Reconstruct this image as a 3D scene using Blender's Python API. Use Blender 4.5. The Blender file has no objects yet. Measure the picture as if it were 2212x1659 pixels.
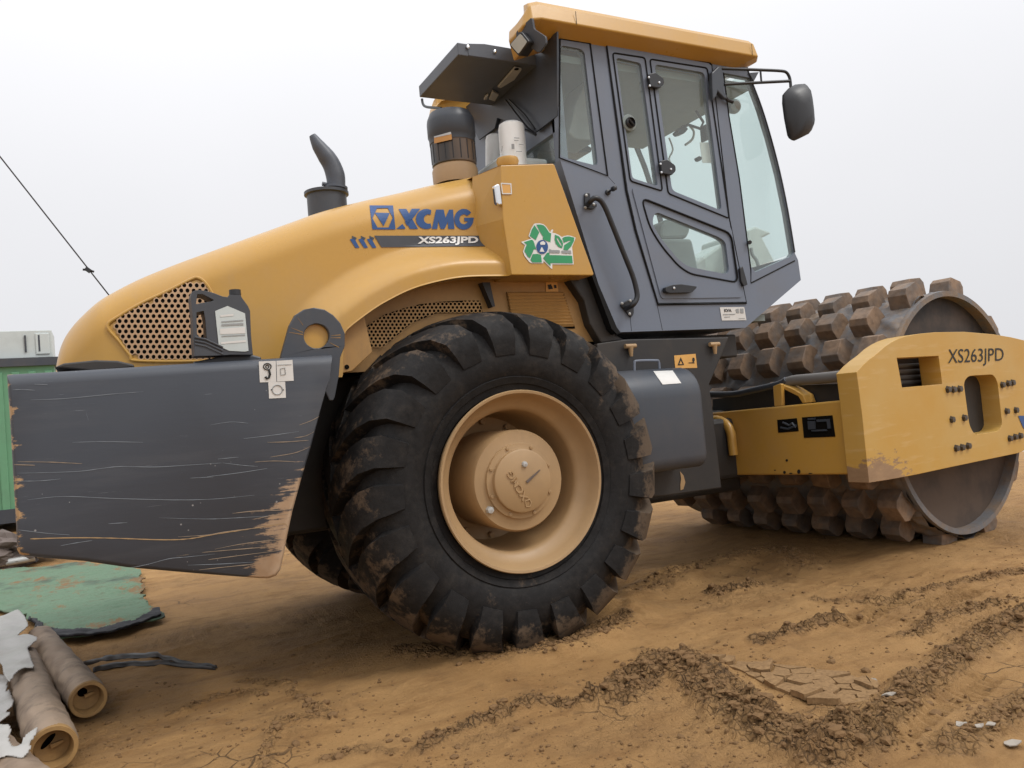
import bpy, bmesh, math, random
import numpy as np
from mathutils import Vector, Matrix, noise
from mathutils.geometry import tessellate_polygon
from mathutils.bvhtree import BVHTree
random.seed(7); rng = np.random.default_rng(7)
R = math.radians
C = bpy.context.scene.collection
# ------------------------------------------------------------------ camera
FPX, YAW, PIT, ROL = 1722.8, .4789, .0349, -.0841
CAM = Vector((-1.7109, -4.3843, 1.1102))
_d = Vector((math.sin(YAW)*math.cos(PIT), math.cos(YAW)*math.cos(PIT), math.sin(PIT)))
_r = Vector((math.cos(YAW), -math.sin(YAW), 0)); _u = _r.cross(_d)
RGT = math.cos(ROL)*_r + math.sin(ROL)*_u; UPV = -math.sin(ROL)*_r + math.cos(ROL)*_u
cd = bpy.data.cameras.new('camera'); cam = bpy.data.objects.new('camera', cd); C.objects.link(cam)
cd.sensor_width = 36; cd.lens = FPX/2212*36; cd.clip_start = .05; cd.clip_end = 6000
m = Matrix((RGT, UPV, -_d)).transposed().to_4x4(); m.translation = CAM; cam.matrix_world = m
bpy.context.scene.camera = cam
# ------------------------------------------------------------------ world, sun
SUN_EL, SUN_AZ = R(52), R(-48)     # azimuth: direction towards the sun measured from +X
w = bpy.data.worlds.new('World'); bpy.context.scene.world = w; w.use_nodes = True
nt = w.node_tree; nt.nodes.clear()
out = nt.nodes.new('ShaderNodeOutputWorld'); bg = nt.nodes.new('ShaderNodeBackground')
sky = nt.nodes.new('ShaderNodeTexSky'); sky.sky_type = 'NISHITA'; sky.sun_disc = False
sky.sun_elevation = SUN_EL; sky.sun_rotation = math.pi/2 - SUN_AZ; sky.dust_density = 6
hs = nt.nodes.new('ShaderNodeHueSaturation'); hs.inputs['Saturation'].default_value = .15
mx = nt.nodes.new('ShaderNodeMix'); mx.data_type = 'RGBA'; mx.inputs[0].default_value = .86
cn = nt.nodes.new('ShaderNodeTexNoise'); cn.inputs['Scale'].default_value = 1.6; cn.inputs['Detail'].default_value = 5
tc = nt.nodes.new('ShaderNodeTexCoord'); nt.links.new(tc.outputs['Generated'], cn.inputs['Vector'])
sp_ = nt.nodes.new('ShaderNodeSeparateXYZ'); nt.links.new(tc.outputs['Generated'], sp_.inputs[0])
zc = nt.nodes.new('ShaderNodeMath'); zc.operation = 'MAXIMUM'; zc.inputs[1].default_value = 0; nt.links.new(sp_.outputs[2], zc.inputs[0])
zp = nt.nodes.new('ShaderNodeMath'); zp.operation = 'POWER'; zp.inputs[1].default_value = 2.2; nt.links.new(zc.outputs[0], zp.inputs[0])
zg = nt.nodes.new('ShaderNodeMath'); zg.operation = 'MULTIPLY_ADD'; zg.inputs[1].default_value = 1.5; zg.inputs[2].default_value = 1; nt.links.new(zp.outputs[0], zg.inputs[0])
vm = nt.nodes.new('ShaderNodeVectorMath'); vm.operation = 'SCALE'; nt.links.new(zg.outputs[0], vm.inputs['Scale'])
cm = nt.nodes.new('ShaderNodeMix'); cm.data_type = 'RGBA'; cm.inputs[6].default_value = (8.2, 8.25, 8.55, 1); cm.inputs[7].default_value = (9.5, 9.5, 9.8, 1)
nt.links.new(cn.outputs['Fac'], cm.inputs[0]); nt.links.new(cm.outputs[2], mx.inputs[7])
nt.links.new(sky.outputs[0], hs.inputs['Color']); nt.links.new(hs.outputs[0], mx.inputs[6])
nt.links.new(mx.outputs[2], vm.inputs[0]); nt.links.new(vm.outputs[0], bg.inputs[0]); bg.inputs[1].default_value = .10; nt.links.new(bg.outputs[0], out.inputs[0])
sl = bpy.data.lights.new('sun', 'SUN'); sl.energy = 1.1; sl.angle = R(14); sl.color = (1, .97, .92)
so = bpy.data.objects.new('sun', sl); C.objects.link(so)
sd = Vector((math.cos(SUN_EL)*math.cos(SUN_AZ), math.cos(SUN_EL)*math.sin(SUN_AZ), math.sin(SUN_EL)))
so.rotation_euler = sd.to_track_quat('Z', 'Y').to_euler(); so.location = (0, 0, 20)
vs = bpy.context.scene.view_settings; vs.view_transform = 'Standard'; vs.look = 'None'; vs.exposure = 0; vs.gamma = 1
bpy.context.scene.cycles.max_bounces = 10; bpy.context.scene.cycles.transparent_max_bounces = 12

# ------------------------------------------------------------------ measuring helpers: a measured direction meets a real plane
def rayd(x, y): return (_d*FPX + RGT*(x-1106) + UPV*(829.5-y)).normalized()
def U(x, y, X=None, Y=None, Z=None):
    v = rayd(x, y)
    k = (Y-CAM.y)/v.y if Y is not None else (X-CAM.x)/v.x if X is not None else (Z-CAM.z)/v.z
    return CAM + v*k
DY = -.1013; XD, ZD = 3.2088, .866
FA = Vector((math.cos(DY), -math.sin(DY), 0)); FN = Vector((math.sin(DY), math.cos(DY), 0)); FC = Vector((XD, 0, ZD))
def UF(x, y, a=None, n=None):        # planes of the steered front frame
    v = rayd(x, y)
    ax, val = (FA, a) if a is not None else (FN, n)
    return CAM + v*((val - (CAM-FC).dot(ax))/v.dot(ax))
def FL(a, n, z): return FC + FA*a + FN*n + Vector((0, 0, z))
def zoom(x0, y0, k): return lambda x, y: (x0+k*x, y0+k*y)
zA = zoom(691.3, 276.5, .28125); zB = zoom(829.5, 0, .28125); zC = zoom(1175.1, 103.7, .28125); zD = zoom(1175.1, 414.8, .28125)
zE = zoom(1520.8, 587.6, .3125); zF = zoom(1175.1, 656.7, .25); zG = zoom(656.7, 622.1, .375); zH = zoom(0, 276.5, .34375)
zI = zoom(0, 725.8, .34375); zJ = zoom(0, 1140.6, .3125); zK = zoom(553, 967.8, .4375); zL = zoom(1244.3, 1036.9, .4375)
zR = zoom(1106, 470.05, .07916); zP = zoom(1970.1, 691.25, .20838); zQ = zoom(0, 1278.8, .22908); zB2 = zoom(898.6, 69.1, .15625)
zCab = zoom(1209.7, 587.6, .14165)
def pts(z, l): return [z(*p) for p in l]
def onY(y): return lambda p: U(p[0], p[1], Y=y)

# ------------------------------------------------------------------ materials
def srgb(r, g, b): return tuple(((c/255)/12.92 if c/255 <= .04045 else ((c/255+.055)/1.055)**2.4) for c in (r, g, b))
class N:
    def __init__(s, name):
        s.m = bpy.data.materials.new(name); s.m.use_nodes = True; s.t = s.m.node_tree
        s.b = s.t.nodes['Principled BSDF']; s.o = s.t.nodes['Material Output']
        s.co = s.t.nodes.new('ShaderNodeTexCoord')
    def n(s, ty, **k):
        a = s.t.nodes.new('ShaderNode'+ty)
        for q, v in k.items(): setattr(a, q, v)
        return a
    def l(s, a, b): s.t.links.new(a, b)
    def noise(s, scale, detail=6, rough=.6, stretch=None, off=(0, 0, 0)):
        mp = s.n('Mapping'); s.l(s.co.outputs['Object'], mp.inputs[0])
        if stretch: mp.inputs['Scale'].default_value = stretch
        mp.inputs['Location'].default_value = off
        a = s.n('TexNoise'); a.inputs['Scale'].default_value = scale; a.inputs['Detail'].default_value = detail; a.inputs['Roughness'].default_value = rough
        s.l(mp.outputs[0], a.inputs['Vector']); return a.outputs['Fac']
    def ramp(s, x, a, b, lo=0., hi=1.):
        q = s.n('MapRange'); q.clamp = True
        for i, v in zip((1, 2, 3, 4), (a, b, lo, hi)): q.inputs[i].default_value = v
        s.l(x, q.inputs[0]); return q.outputs[0]
    def math(s, op, a, b=None):
        q = s.n('Math', operation=op)
        for i, v in enumerate((a, b)):
            if v is None: continue
            if isinstance(v, (int, float)): q.inputs[i].default_value = v
            else: s.l(v, q.inputs[i])
        return q.outputs[0]
    def mix(s, f, a, b):
        q = s.n('Mix', data_type='RGBA')
        for i, v in ((0, f), (6, a), (7, b)):
            if isinstance(v, (int, float)): q.inputs[i].default_value = v
            elif isinstance(v, tuple): q.inputs[i].default_value = (*v[:3], 1)
            else: s.l(v, q.inputs[i])
        return q.outputs[2]
    def set(s, **k):
        for q, v in k.items():
            i = s.b.inputs[q.replace('_', ' ')]
            if isinstance(v, tuple): i.default_value = (*v[:3], 1)
            elif isinstance(v, (int, float)): i.default_value = v
            else: s.l(v, i)
        return s
    def bump(s, h, strength=.3, dist=.01):
        b = s.n('Bump'); b.inputs['Strength'].default_value = strength; b.inputs['Distance'].default_value = dist
        s.l(h, b.inputs['Height']); s.l(b.outputs[0], s.b.inputs['Normal']); return s
    def xyz(s):
        q = s.n('SeparateXYZ'); s.l(s.co.outputs['Object'], q.inputs[0]); return q.outputs
def paint(name, col, rough=.35, dirt=(.22, .15, .08), amt=.35, spec=.5, scale=3., bmp=.03):
    k = N(name)
    n1 = k.noise(scale, 8, .65); n2 = k.noise(45, 3, .5); n3 = k.noise(14, 8, .7, (1, 1, .22))
    d = k.math('MULTIPLY', k.ramp(n1, .45, .75), amt)
    st = k.math('MULTIPLY', k.ramp(n3, .58, .74), amt*.6)
    c = k.mix(d, tuple(col), tuple(dirt)); c = k.mix(st, c, tuple(dirt))
    v = k.mix(k.ramp(n2, .3, .7, 0, .12), c, tuple(x*.8 for x in col))
    k.set(Base_Color=v, Roughness=k.math('ADD', k.math('MULTIPLY', n1, .35), rough-.17), Specular_IOR_Level=spec)
    k.bump(n2, bmp, .004); return k.m
def plain(name, col, rough=.5, metal=0., spec=.5, var=.15):
    k = N(name); n = k.noise(9, 5)
    k.set(Base_Color=k.mix(k.ramp(n, .3, .75), tuple(col), tuple(c*(1-var) for c in col)), Roughness=rough, Metallic=metal, Specular_IOR_Level=spec)
    k.bump(k.noise(60, 3), .05, .003); return k.m
YEL = (.50, .280, .055); GRY = (.150, .176, .225)
M = {}
M['yellow'] = paint('yellow paint', YEL, .31, (.42, .27, .13), .45, scale=2.2)
M['yellow_dirty_shaded'] = paint('dusty yellow paint with painted shade', (.42, .235, .075), .55, (.20, .125, .07), .75)  # dusty, with the base colour also darkened to paint in shade
M['wheel_yellow'] = paint('dull yellow wheel paint', (.38, .245, .12), .5, (.22, .145, .08), .5)
M['grey'] = paint('dark grey paint', GRY, .38, (.17, .15, .13), .22, bmp=.02)
M['dark'] = paint('black frame paint', (.022, .021, .021), .55, (.07, .055, .04), .5)
M['charcoal'] = paint('charcoal paint', (.044, .052, .066), .42, (.12, .10, .08), .3)
M['charcoal2'] = paint('slate paint', (.075, .085, .105), .45, (.12, .11, .10), .3)
M['rubber_seal'] = plain('black rubber seal', (.008, .008, .008), .7, spec=.2)
M['black_plastic'] = plain('black plastic', (.018, .019, .022), .42)
M['grille'] = paint('dusty grille paint', (.50, .31, .17), .6, (.40, .28, .18), .6)
M['scuff'] = plain('pale scuff', (.20, .23, .26), .5)
M['bare'] = plain('bare scraped primer', (.30, .23, .16), .6)
M['steel'] = plain('dull steel', (.50, .50, .48), .40, .35)
M['chrome'] = plain('chrome', (.75, .75, .75), .2, 1.)
M['stripe'] = plain('grey vinyl', (.055, .060, .072), .5)
M['white'] = plain('white enamel', (.80, .81, .79), .35, var=.06)
M['sticker'] = plain('white sticker', (.66, .65, .62), .5, var=.12)
M['ink'] = plain('black ink', (.012, .012, .012), .6)
M['inkgrey'] = plain('grey ink', (.30, .31, .31), .6)
M['blue'] = plain('blue vinyl', (.018, .075, .24), .45)
M['green'] = plain('green vinyl', (.03, .30, .12), .45)
M['white_vinyl'] = plain('white vinyl', (.75, .75, .73), .45)
M['orange'] = plain('orange label', (.55, .27, .07), .5)
M['amber'] = plain('amber sticker', (.70, .38, .10), .5)
M['interior'] = plain('grey green cab lining', (.24, .28, .27), .8)
M['seat'] = plain('grey seat vinyl', (.26, .29, .28), .7)
M['wrap'] = plain('pale plastic wrap', (.62, .63, .60), .5)
M['hole'] = plain('black opening', (.006, .005, .004), .9, spec=.1)
M['lens'] = plain('lamp lens', (.45, .46, .42), .18, .25)
M['hose'] = plain('grey hose', (.16, .15, .14), .5)
k = N('air cleaner bowl'); n = k.noise(5, 4, .5, (1, 1, .2))
k.set(Base_Color=k.mix(k.ramp(n, .4, .65), (.030, .028, .026), (.16, .105, .065)), Roughness=.28); M['bowl'] = k.m
# tinted glass
k = N('green tinted glass'); t = k.n('BsdfTransparent'); t.inputs[0].default_value = (.87, .97, .955, 1)
g = k.n('BsdfGlossy'); g.inputs['Roughness'].default_value = .03; g.inputs[0].default_value = (.85, .9, .9, 1)
df = k.n('BsdfDiffuse'); df.inputs[0].default_value = (.62, .68, .67, 1)  # pale diffuse veil painted in for the haze of reflected sky
fr = k.n('LayerWeight'); fr.inputs[0].default_value = .5
m1 = k.n('MixShader'); m2 = k.n('MixShader'); m2.inputs[0].default_value = .15
k.l(k.math('ADD', k.math('MULTIPLY', k.math('POWER', fr.outputs['Facing'], 4.), .8), .05), m1.inputs[0]); k.l(t.outputs[0], m1.inputs[1]); k.l(g.outputs[0], m1.inputs[2])
k.l(m1.outputs[0], m2.inputs[1]); k.l(df.outputs[0], m2.inputs[2]); k.l(m2.outputs[0], k.o.inputs[0]); M['glass'] = k.m
# tyre rubber with dried mud
k = N('tyre rubber'); X, Yc, Z = k.xyz()
n1 = k.noise(6, 10, .7); n2 = k.noise(30, 6, .6); rr = k.math('SQRT', k.math('ADD', k.math('POWER', X, 2), k.math('POWER', Z, 2)))
low = k.ramp(Z, -.2, -.8, 0, .13); tr = k.ramp(rr, .62, .76, 0, .15)
fw = k.ramp(X, .25, .7, 0, .17)
msk = k.ramp(k.math('ADD', k.noise(8, 12, .75), k.math('ADD', low, k.math('ADD', tr, k.math('MULTIPLY', fw, k.ramp(rr, .55, .68))))), .66, .76)
c = k.mix(k.ramp(n2, .3, .7), (.0055, .005, .005), (.013, .012, .012)); c = k.mix(k.math('MULTIPLY', k.ramp(k.noise(11, 10, .75, off=(3, 3, 3)), .5, .72), .5), c, (.045, .038, .032)); c = k.mix(k.math('MULTIPLY', msk, .8), c, (.115, .08, .052))
k.set(Base_Color=c, Roughness=k.ramp(n1, .3, .7, .5, .85), Specular_IOR_Level=.28); k.bump(k.noise(25, 8, .7), .25, .01); M['tyre'] = k.m
# muddy drum
k = N('muddy drum steel'); n1 = k.noise(5, 10, .7); n2 = k.noise(22, 8, .6)
c = k.mix(k.ramp(n1, .44, .60), (.14, .14, .145), (.20, .145, .10)); c = k.mix(k.ramp(n2, .5, .8, 0, .6), c, (.13, .08, .045))
k.set(Base_Color=c, Roughness=.7); k.bump(n2, .4, .012); M['drum'] = k.m
k = N('mud caked pad steel'); oi = k.n('ObjectInfo'); ps = k.n('VectorMath', operation='ADD'); k.l(k.co.outputs['Object'], ps.inputs[0]); k.l(oi.outputs['Location'], ps.inputs[1])
na = k.n('TexNoise'); na.inputs['Scale'].default_value = 7; na.inputs['Detail'].default_value = 10; k.l(ps.outputs[0], na.inputs['Vector']); n1 = na.outputs['Fac']
nb = k.n('TexNoise'); nb.inputs['Scale'].default_value = 24; nb.inputs['Detail'].default_value = 8; k.l(ps.outputs[0], nb.inputs['Vector']); n2 = nb.outputs['Fac']
c = k.mix(k.ramp(n1, .38, .60), (.13, .108, .092), (.24, .155, .095)); c = k.mix(k.ramp(n2, .42, .75, 0, .8), c, (.12, .075, .045))
k.set(Base_Color=c, Roughness=.65); k.bump(k.math('ADD', n2, n1), .35, .012); M['pad'] = k.m
k = N('drum end plate'); X, Yc, Z = k.xyz(); n1 = k.noise(3, 6, .6)
c = k.mix(k.ramp(k.math('ADD', n1, k.ramp(Z, .9, .15, 0, .35)), .5, .9, 0, .7), (.018, .018, .020), (.13, .09, .065))
k.set(Base_Color=c, Roughness=.65, Specular_IOR_Level=.3); k.bump(k.noise(30, 5), .08, .005); M['drum_end'] = k.m
# counterweight paint with scratches and worn edges (x, z in machine metres)
k = N('scratched charcoal paint'); X, Yc, Z = k.xyz()
edge = k.math('SUBTRACT', k.math('ADD', -.832, k.math('MULTIPLY', k.math('SUBTRACT', Z, 1.411), .329)), X)     # metres behind the slanted edge
s1 = k.noise(1, 12, .78, (3.0, 2, 48)); s2 = k.noise(1, 8, .7, (5, 5, 140), (3, 1, 7)); s3 = k.noise(1, 6, .7, (1.2, 1, 9), (1, 5, 2))
e1 = k.ramp(edge, .0, .25, .28, 0.); lowz = k.ramp(Z, 1.20, .80, -.28, .0)
wear = k.ramp(k.math('ADD', k.math('ADD', k.math('MULTIPLY', s1, .55), k.math('MULTIPLY', k.noise(1, 10, .7, (9, 6, 16), (6, 6, 1)), .45)), k.math('ADD', e1, lowz)), .665, .715)
lowb = k.ramp(Z, .80, .58, 0, .07); sc = k.ramp(k.math('ADD', s1, lowb), .685, .72)
le = k.ramp(k.math('ADD', k.noise(7, 8, .7, (1, 1, 3), (4, 2, 6)), k.math('ADD', k.ramp(X, -1.93, -1.985, -.12, .10), k.ramp(Z, 1.0, .72, 0, .06))), .62, .66)
hazy = k.math('MULTIPLY', k.ramp(k.math('ADD', s3, k.math('MULTIPLY', e1, .5)), .5, .85), .35)
base = k.mix(k.noise(2.5, 5), (.037, .044, .057), (.048, .055, .069)); base = k.mix(hazy, base, (.12, .12, .125))
fine = k.ramp(s2, .66, .70, 0, .5); c = k.mix(fine, base, (.26, .28, .30))
c = k.mix(k.math('MULTIPLY', sc, .7), c, (.34, .27, .18)); c = k.mix(wear, c, k.mix(k.noise(20, 4), (.50, .38, .27), (.36, .22, .12))); c = k.mix(le, c, (.40, .25, .12))
vo = k.n('TexVoronoi'); vo.inputs['Scale'].default_value = 22; k.l(k.co.outputs['Object'], vo.inputs['Vector'])
dots = k.ramp(k.math('ADD', vo.outputs['Distance'], k.ramp(k.noise(3, 3, .5, off=(9, 2, 4)), .45, .6, .12, 0)), .10, .06); c = k.mix(k.math('MULTIPLY', dots, .7), c, (.38, .38, .38))
k.set(Base_Color=c, Roughness=k.ramp(s3, .3, .7, .38, .6)); k.bump(k.math('SUBTRACT', s1, wear), .12, .004); M['scratched'] = k.m
# chipped side frame
k = N('chipped yellow paint'); X, Yc, Z = k.xyz()
nA = k.noise(9, 10, .75, (1, 1, 2.6)); nB = k.noise(1, 8, .6, (3, 3, 26)); nC = k.noise(2.2, 5)
left = k.ramp(X, 2.62, 2.24, 0, .40); lowz = k.ramp(Z, .80, .55, 0, 1.); chip = k.ramp(k.math('ADD', nA, k.math('ADD', k.math('MULTIPLY', left, lowz), k.ramp(Z, .66, .52, 0, .09))), .70, .735)
c = k.mix(k.ramp(nC, .35, .65), (.49, .275, .048), (.50, .31, .085)); c = k.mix(k.ramp(nB, .56, .74, 0, .4), c, (.62, .43, .22)); c = k.mix(chip, c, k.mix(nA, (.42, .27, .15), (.16, .09, .045)))
k.set(Base_Color=c, Roughness=.45); k.bump(k.math('SUBTRACT', nB, chip), .12, .004); M['chipped'] = k.m
# ground
k = N('damp tan earth'); n1 = k.noise(.9, 8, .65); n2 = k.noise(7, 10, .7); n3 = k.noise(60, 8, .75); n4 = k.noise(2.5, 8, .7, (1, 3, 1))
c = k.mix(k.ramp(n1, .35, .65), (.30, .165, .060), (.40, .235, .095)); c = k.mix(k.ramp(n4, .48, .66, 0, .7), c, (.205, .104, .036))
c = k.mix(k.ramp(n2, .52, .75, 0, .55), c, (.155, .088, .038)); c = k.mix(k.ramp(n3, .60, .72, 0, .65), c, (.075, .040, .018))  # fine specks painted dark to raise the shading contrast
at = k.n('Attribute', attribute_name='rough'); c = k.mix(k.math('MULTIPLY', at.outputs['Fac'], .6), c, k.mix(n3, (.20, .118, .052), (.09, .050, .024)))
vz = k.n('TexVoronoi', feature='DISTANCE_TO_EDGE'); vz.inputs['Scale'].default_value = 9
wv = k.n('Mix', data_type='VECTOR'); wv.inputs[0].default_value = .08; nz = k.n('TexNoise'); nz.inputs['Scale'].default_value = 6; k.l(k.co.outputs['Object'], nz.inputs['Vector'])
k.l(k.co.outputs['Object'], wv.inputs[4]); k.l(nz.outputs['Color'], wv.inputs[5]); k.l(wv.outputs[1], vz.inputs['Vector'])
crack = k.math('MULTIPLY', k.ramp(vz.outputs['Distance'], .03, .012), k.ramp(k.noise(1.7, 4, .5, off=(4, 4, 4)), .60, .68)); c = k.mix(k.math('MULTIPLY', crack, .7), c, (.06, .036, .02))
vc = k.n('TexVoronoi', feature='DISTANCE_TO_EDGE'); vc.inputs['Scale'].default_value = 38; vcf = k.n('Mix', data_type='VECTOR'); vcf.inputs[0].default_value = .03; n30 = k.n('TexNoise'); n30.inputs['Scale'].default_value = 18; k.l(k.co.outputs['Object'], n30.inputs['Vector']); k.l(k.co.outputs['Object'], vcf.inputs[4]); k.l(n30.outputs['Color'], vcf.inputs[5]); k.l(vcf.outputs[1], vc.inputs['Vector'])
cell = k.ramp(vc.outputs['Distance'], .0, .17); rm = k.ramp(at.outputs['Fac'], .25, .7); crumb = k.math('MULTIPLY', k.math('SUBTRACT', 1, cell), rm); c = k.mix(k.math('MULTIPLY', k.ramp(crumb, .35, .95), k.ramp(k.noise(13, 6, .7, off=(2, 8, 1)), .42, .62, .05, .8)), c, (.045, .025, .012))  # gaps between crumbs darkened: crevice shade painted into the colour
k.set(Base_Color=c, Roughness=k.ramp(n1, .3, .7, .72, .95), Specular_IOR_Level=.25)
k.bump(k.math('SUBTRACT', k.math('SUBTRACT', k.math('ADD', n3, k.math('MULTIPLY', n2, 1.4)), k.math('MULTIPLY', crack, .8)), k.math('MULTIPLY', crumb, 1.3)), .8, .016); M['earth'] = k.m
k = N('broken earth clods'); n3 = k.noise(40, 8, .7)
k.set(Base_Color=k.mix(n3, (.24, .142, .064), (.115, .064, .030)), Roughness=.95, Specular_IOR_Level=.2); k.bump(n3, .5, .01); M['clod'] = k.m
k = N('dirty green fabric'); n1 = k.noise(3, 10, .75, (1, .5, 1)); n3 = k.noise(70, 5, .7); n5 = k.noise(1.5, 6, .6, off=(2.3, 1, 0))
c = k.mix(n3, (.085, .15, .095), (.17, .24, .165)); c = k.mix(k.ramp(n1, .53, .60), c, (.20, .12, .06)); c = k.mix(k.ramp(n5, .56, .68, 0, .8), c, (.045, .05, .048)); c = k.mix(k.ramp(k.noise(14, 8, .75), .52, .68, 0, .5), c, (.12, .10, .065))
k.set(Base_Color=c, Roughness=.9, Specular_IOR_Level=.2); k.bump(k.math('ADD', n1, n3), .5, .01); M['greenmat'] = k.m
M['blackmat'] = plain('dark fabric backing', (.03, .03, .034), .9)
k = N('stained brown paper wrap'); n1 = k.noise(3, 8, .7); n2 = k.noise(10, 8, .7, (1, 1, .4))
wvn = k.n('TexWave', bands_direction='Z'); wvn.inputs['Scale'].default_value = 2.2; wvn.inputs['Distortion'].default_value = 5; k.l(k.co.outputs['Object'], wvn.inputs['Vector'])
c = k.mix(n1, (.20, .14, .095), (.36, .27, .19)); c = k.mix(k.ramp(n2, .5, .72, 0, .8), c, (.085, .058, .038)); c = k.mix(k.ramp(wvn.outputs['Fac'], .0, .16, .45, 0), c, (.15, .10, .065))
k.set(Base_Color=c, Roughness=.75); k.bump(k.math('ADD', wvn.outputs['Fac'], n2), .4, .012); M['paper'] = k.m
k = N('yellow cardboard'); n1 = k.noise(10, 8, .7)
k.set(Base_Color=k.mix(k.ramp(n1, .3, .7), (.34, .20, .07), (.20, .115, .045)), Roughness=.8); k.bump(n1, .3, .01); M['card'] = k.m
k = N('white plastic sheet'); n1 = k.noise(2.5, 8, .7)
k.set(Base_Color=k.mix(k.ramp(n1, .5, .75, 0, .6), (.40, .385, .36), (.23, .175, .13)), Roughness=.45); k.bump(k.noise(6, 5), .4, .02); M['film'] = k.m
M['container_green'] = paint('faded green paint', (.12, .30, .17), .5, (.10, .12, .10), .3)
M['pale_grey'] = paint('pale grey paint', (.52, .57, .56), .5, (.35, .38, .37), .4)
M['jug'] = plain('dark grey plastic jug', (.055, .060, .070), .42)
M['bolt'] = plain('oiled bolt steel', (.10, .085, .07), .4, .5)
M['flake'] = plain('dusty white flake', (.34, .30, .25), .8)
k = N('dried crust'); n1 = k.noise(5, 8, .7); n3 = k.noise(60, 6, .7)
k.set(Base_Color=k.mix(k.ramp(n3, .4, .75), k.mix(n1, (.24, .145, .066), (.32, .20, .098)), (.15, .088, .042)), Roughness=.95, Specular_IOR_Level=.2); k.bump(n3, .4, .008); M['crust'] = k.m
M['debris'] = paint('dusty black plastic', (.014, .013, .013), .5, (.09, .06, .04), .8, scale=7)
M['oldscratch'] = plain('old scratch', (.36, .24, .12), .6)
M['rust'] = plain('scrap brown', (.13, .10, .085), .7)

# ------------------------------------------------------------------ building helpers
def mk(name, vs_, fs, mat, parent=None, smooth=False, bev=0, seg=2, label=None):
    me = bpy.data.meshes.new(name); me.from_pydata([tuple(v) for v in vs_], [], fs); me.update()
    bm = bmesh.new(); bm.from_mesh(me); bmesh.ops.recalc_face_normals(bm, faces=bm.faces); bm.to_mesh(me); bm.free()
    if smooth: me.polygons.foreach_set('use_smooth', [True]*len(me.polygons))
    me.materials.append(M[mat]); o = bpy.data.objects.new(name, me); C.objects.link(o)
    if parent is not None:
        o.parent = parent
        if not LOCAL.get(parent.name): o.matrix_parent_inverse = INV(parent)
    if bev:
        b = o.modifiers.new('bevel', 'BEVEL'); b.width = bev; b.segments = seg; b.limit_method = 'ANGLE'; b.angle_limit = R(35); b.harden_normals = False
    if smooth:
        me.set_sharp_from_angle(angle=R(38))
    if label: o['label'] = label
    return o
LOCAL = {}
LOCM = {}
def INV(p):
    m_ = Matrix.Translation(p.location) if p.parent is None else Matrix.Identity(4)
    return m_.inverted()
def thing(name, label, cat, loc=(0, 0, 0), group=None):
    o = bpy.data.objects.new(name, None); C.objects.link(o); o.location = loc; o['label'] = label; o['category'] = cat; o.empty_display_size = .2
    if group: o['group'] = group
    return o
def tag(o, label=None, cat=None, group=None, kind=None):
    for q, v in (('label', label), ('category', cat), ('group', group), ('kind', kind)):
        if v: o[q] = v
    return o
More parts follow.
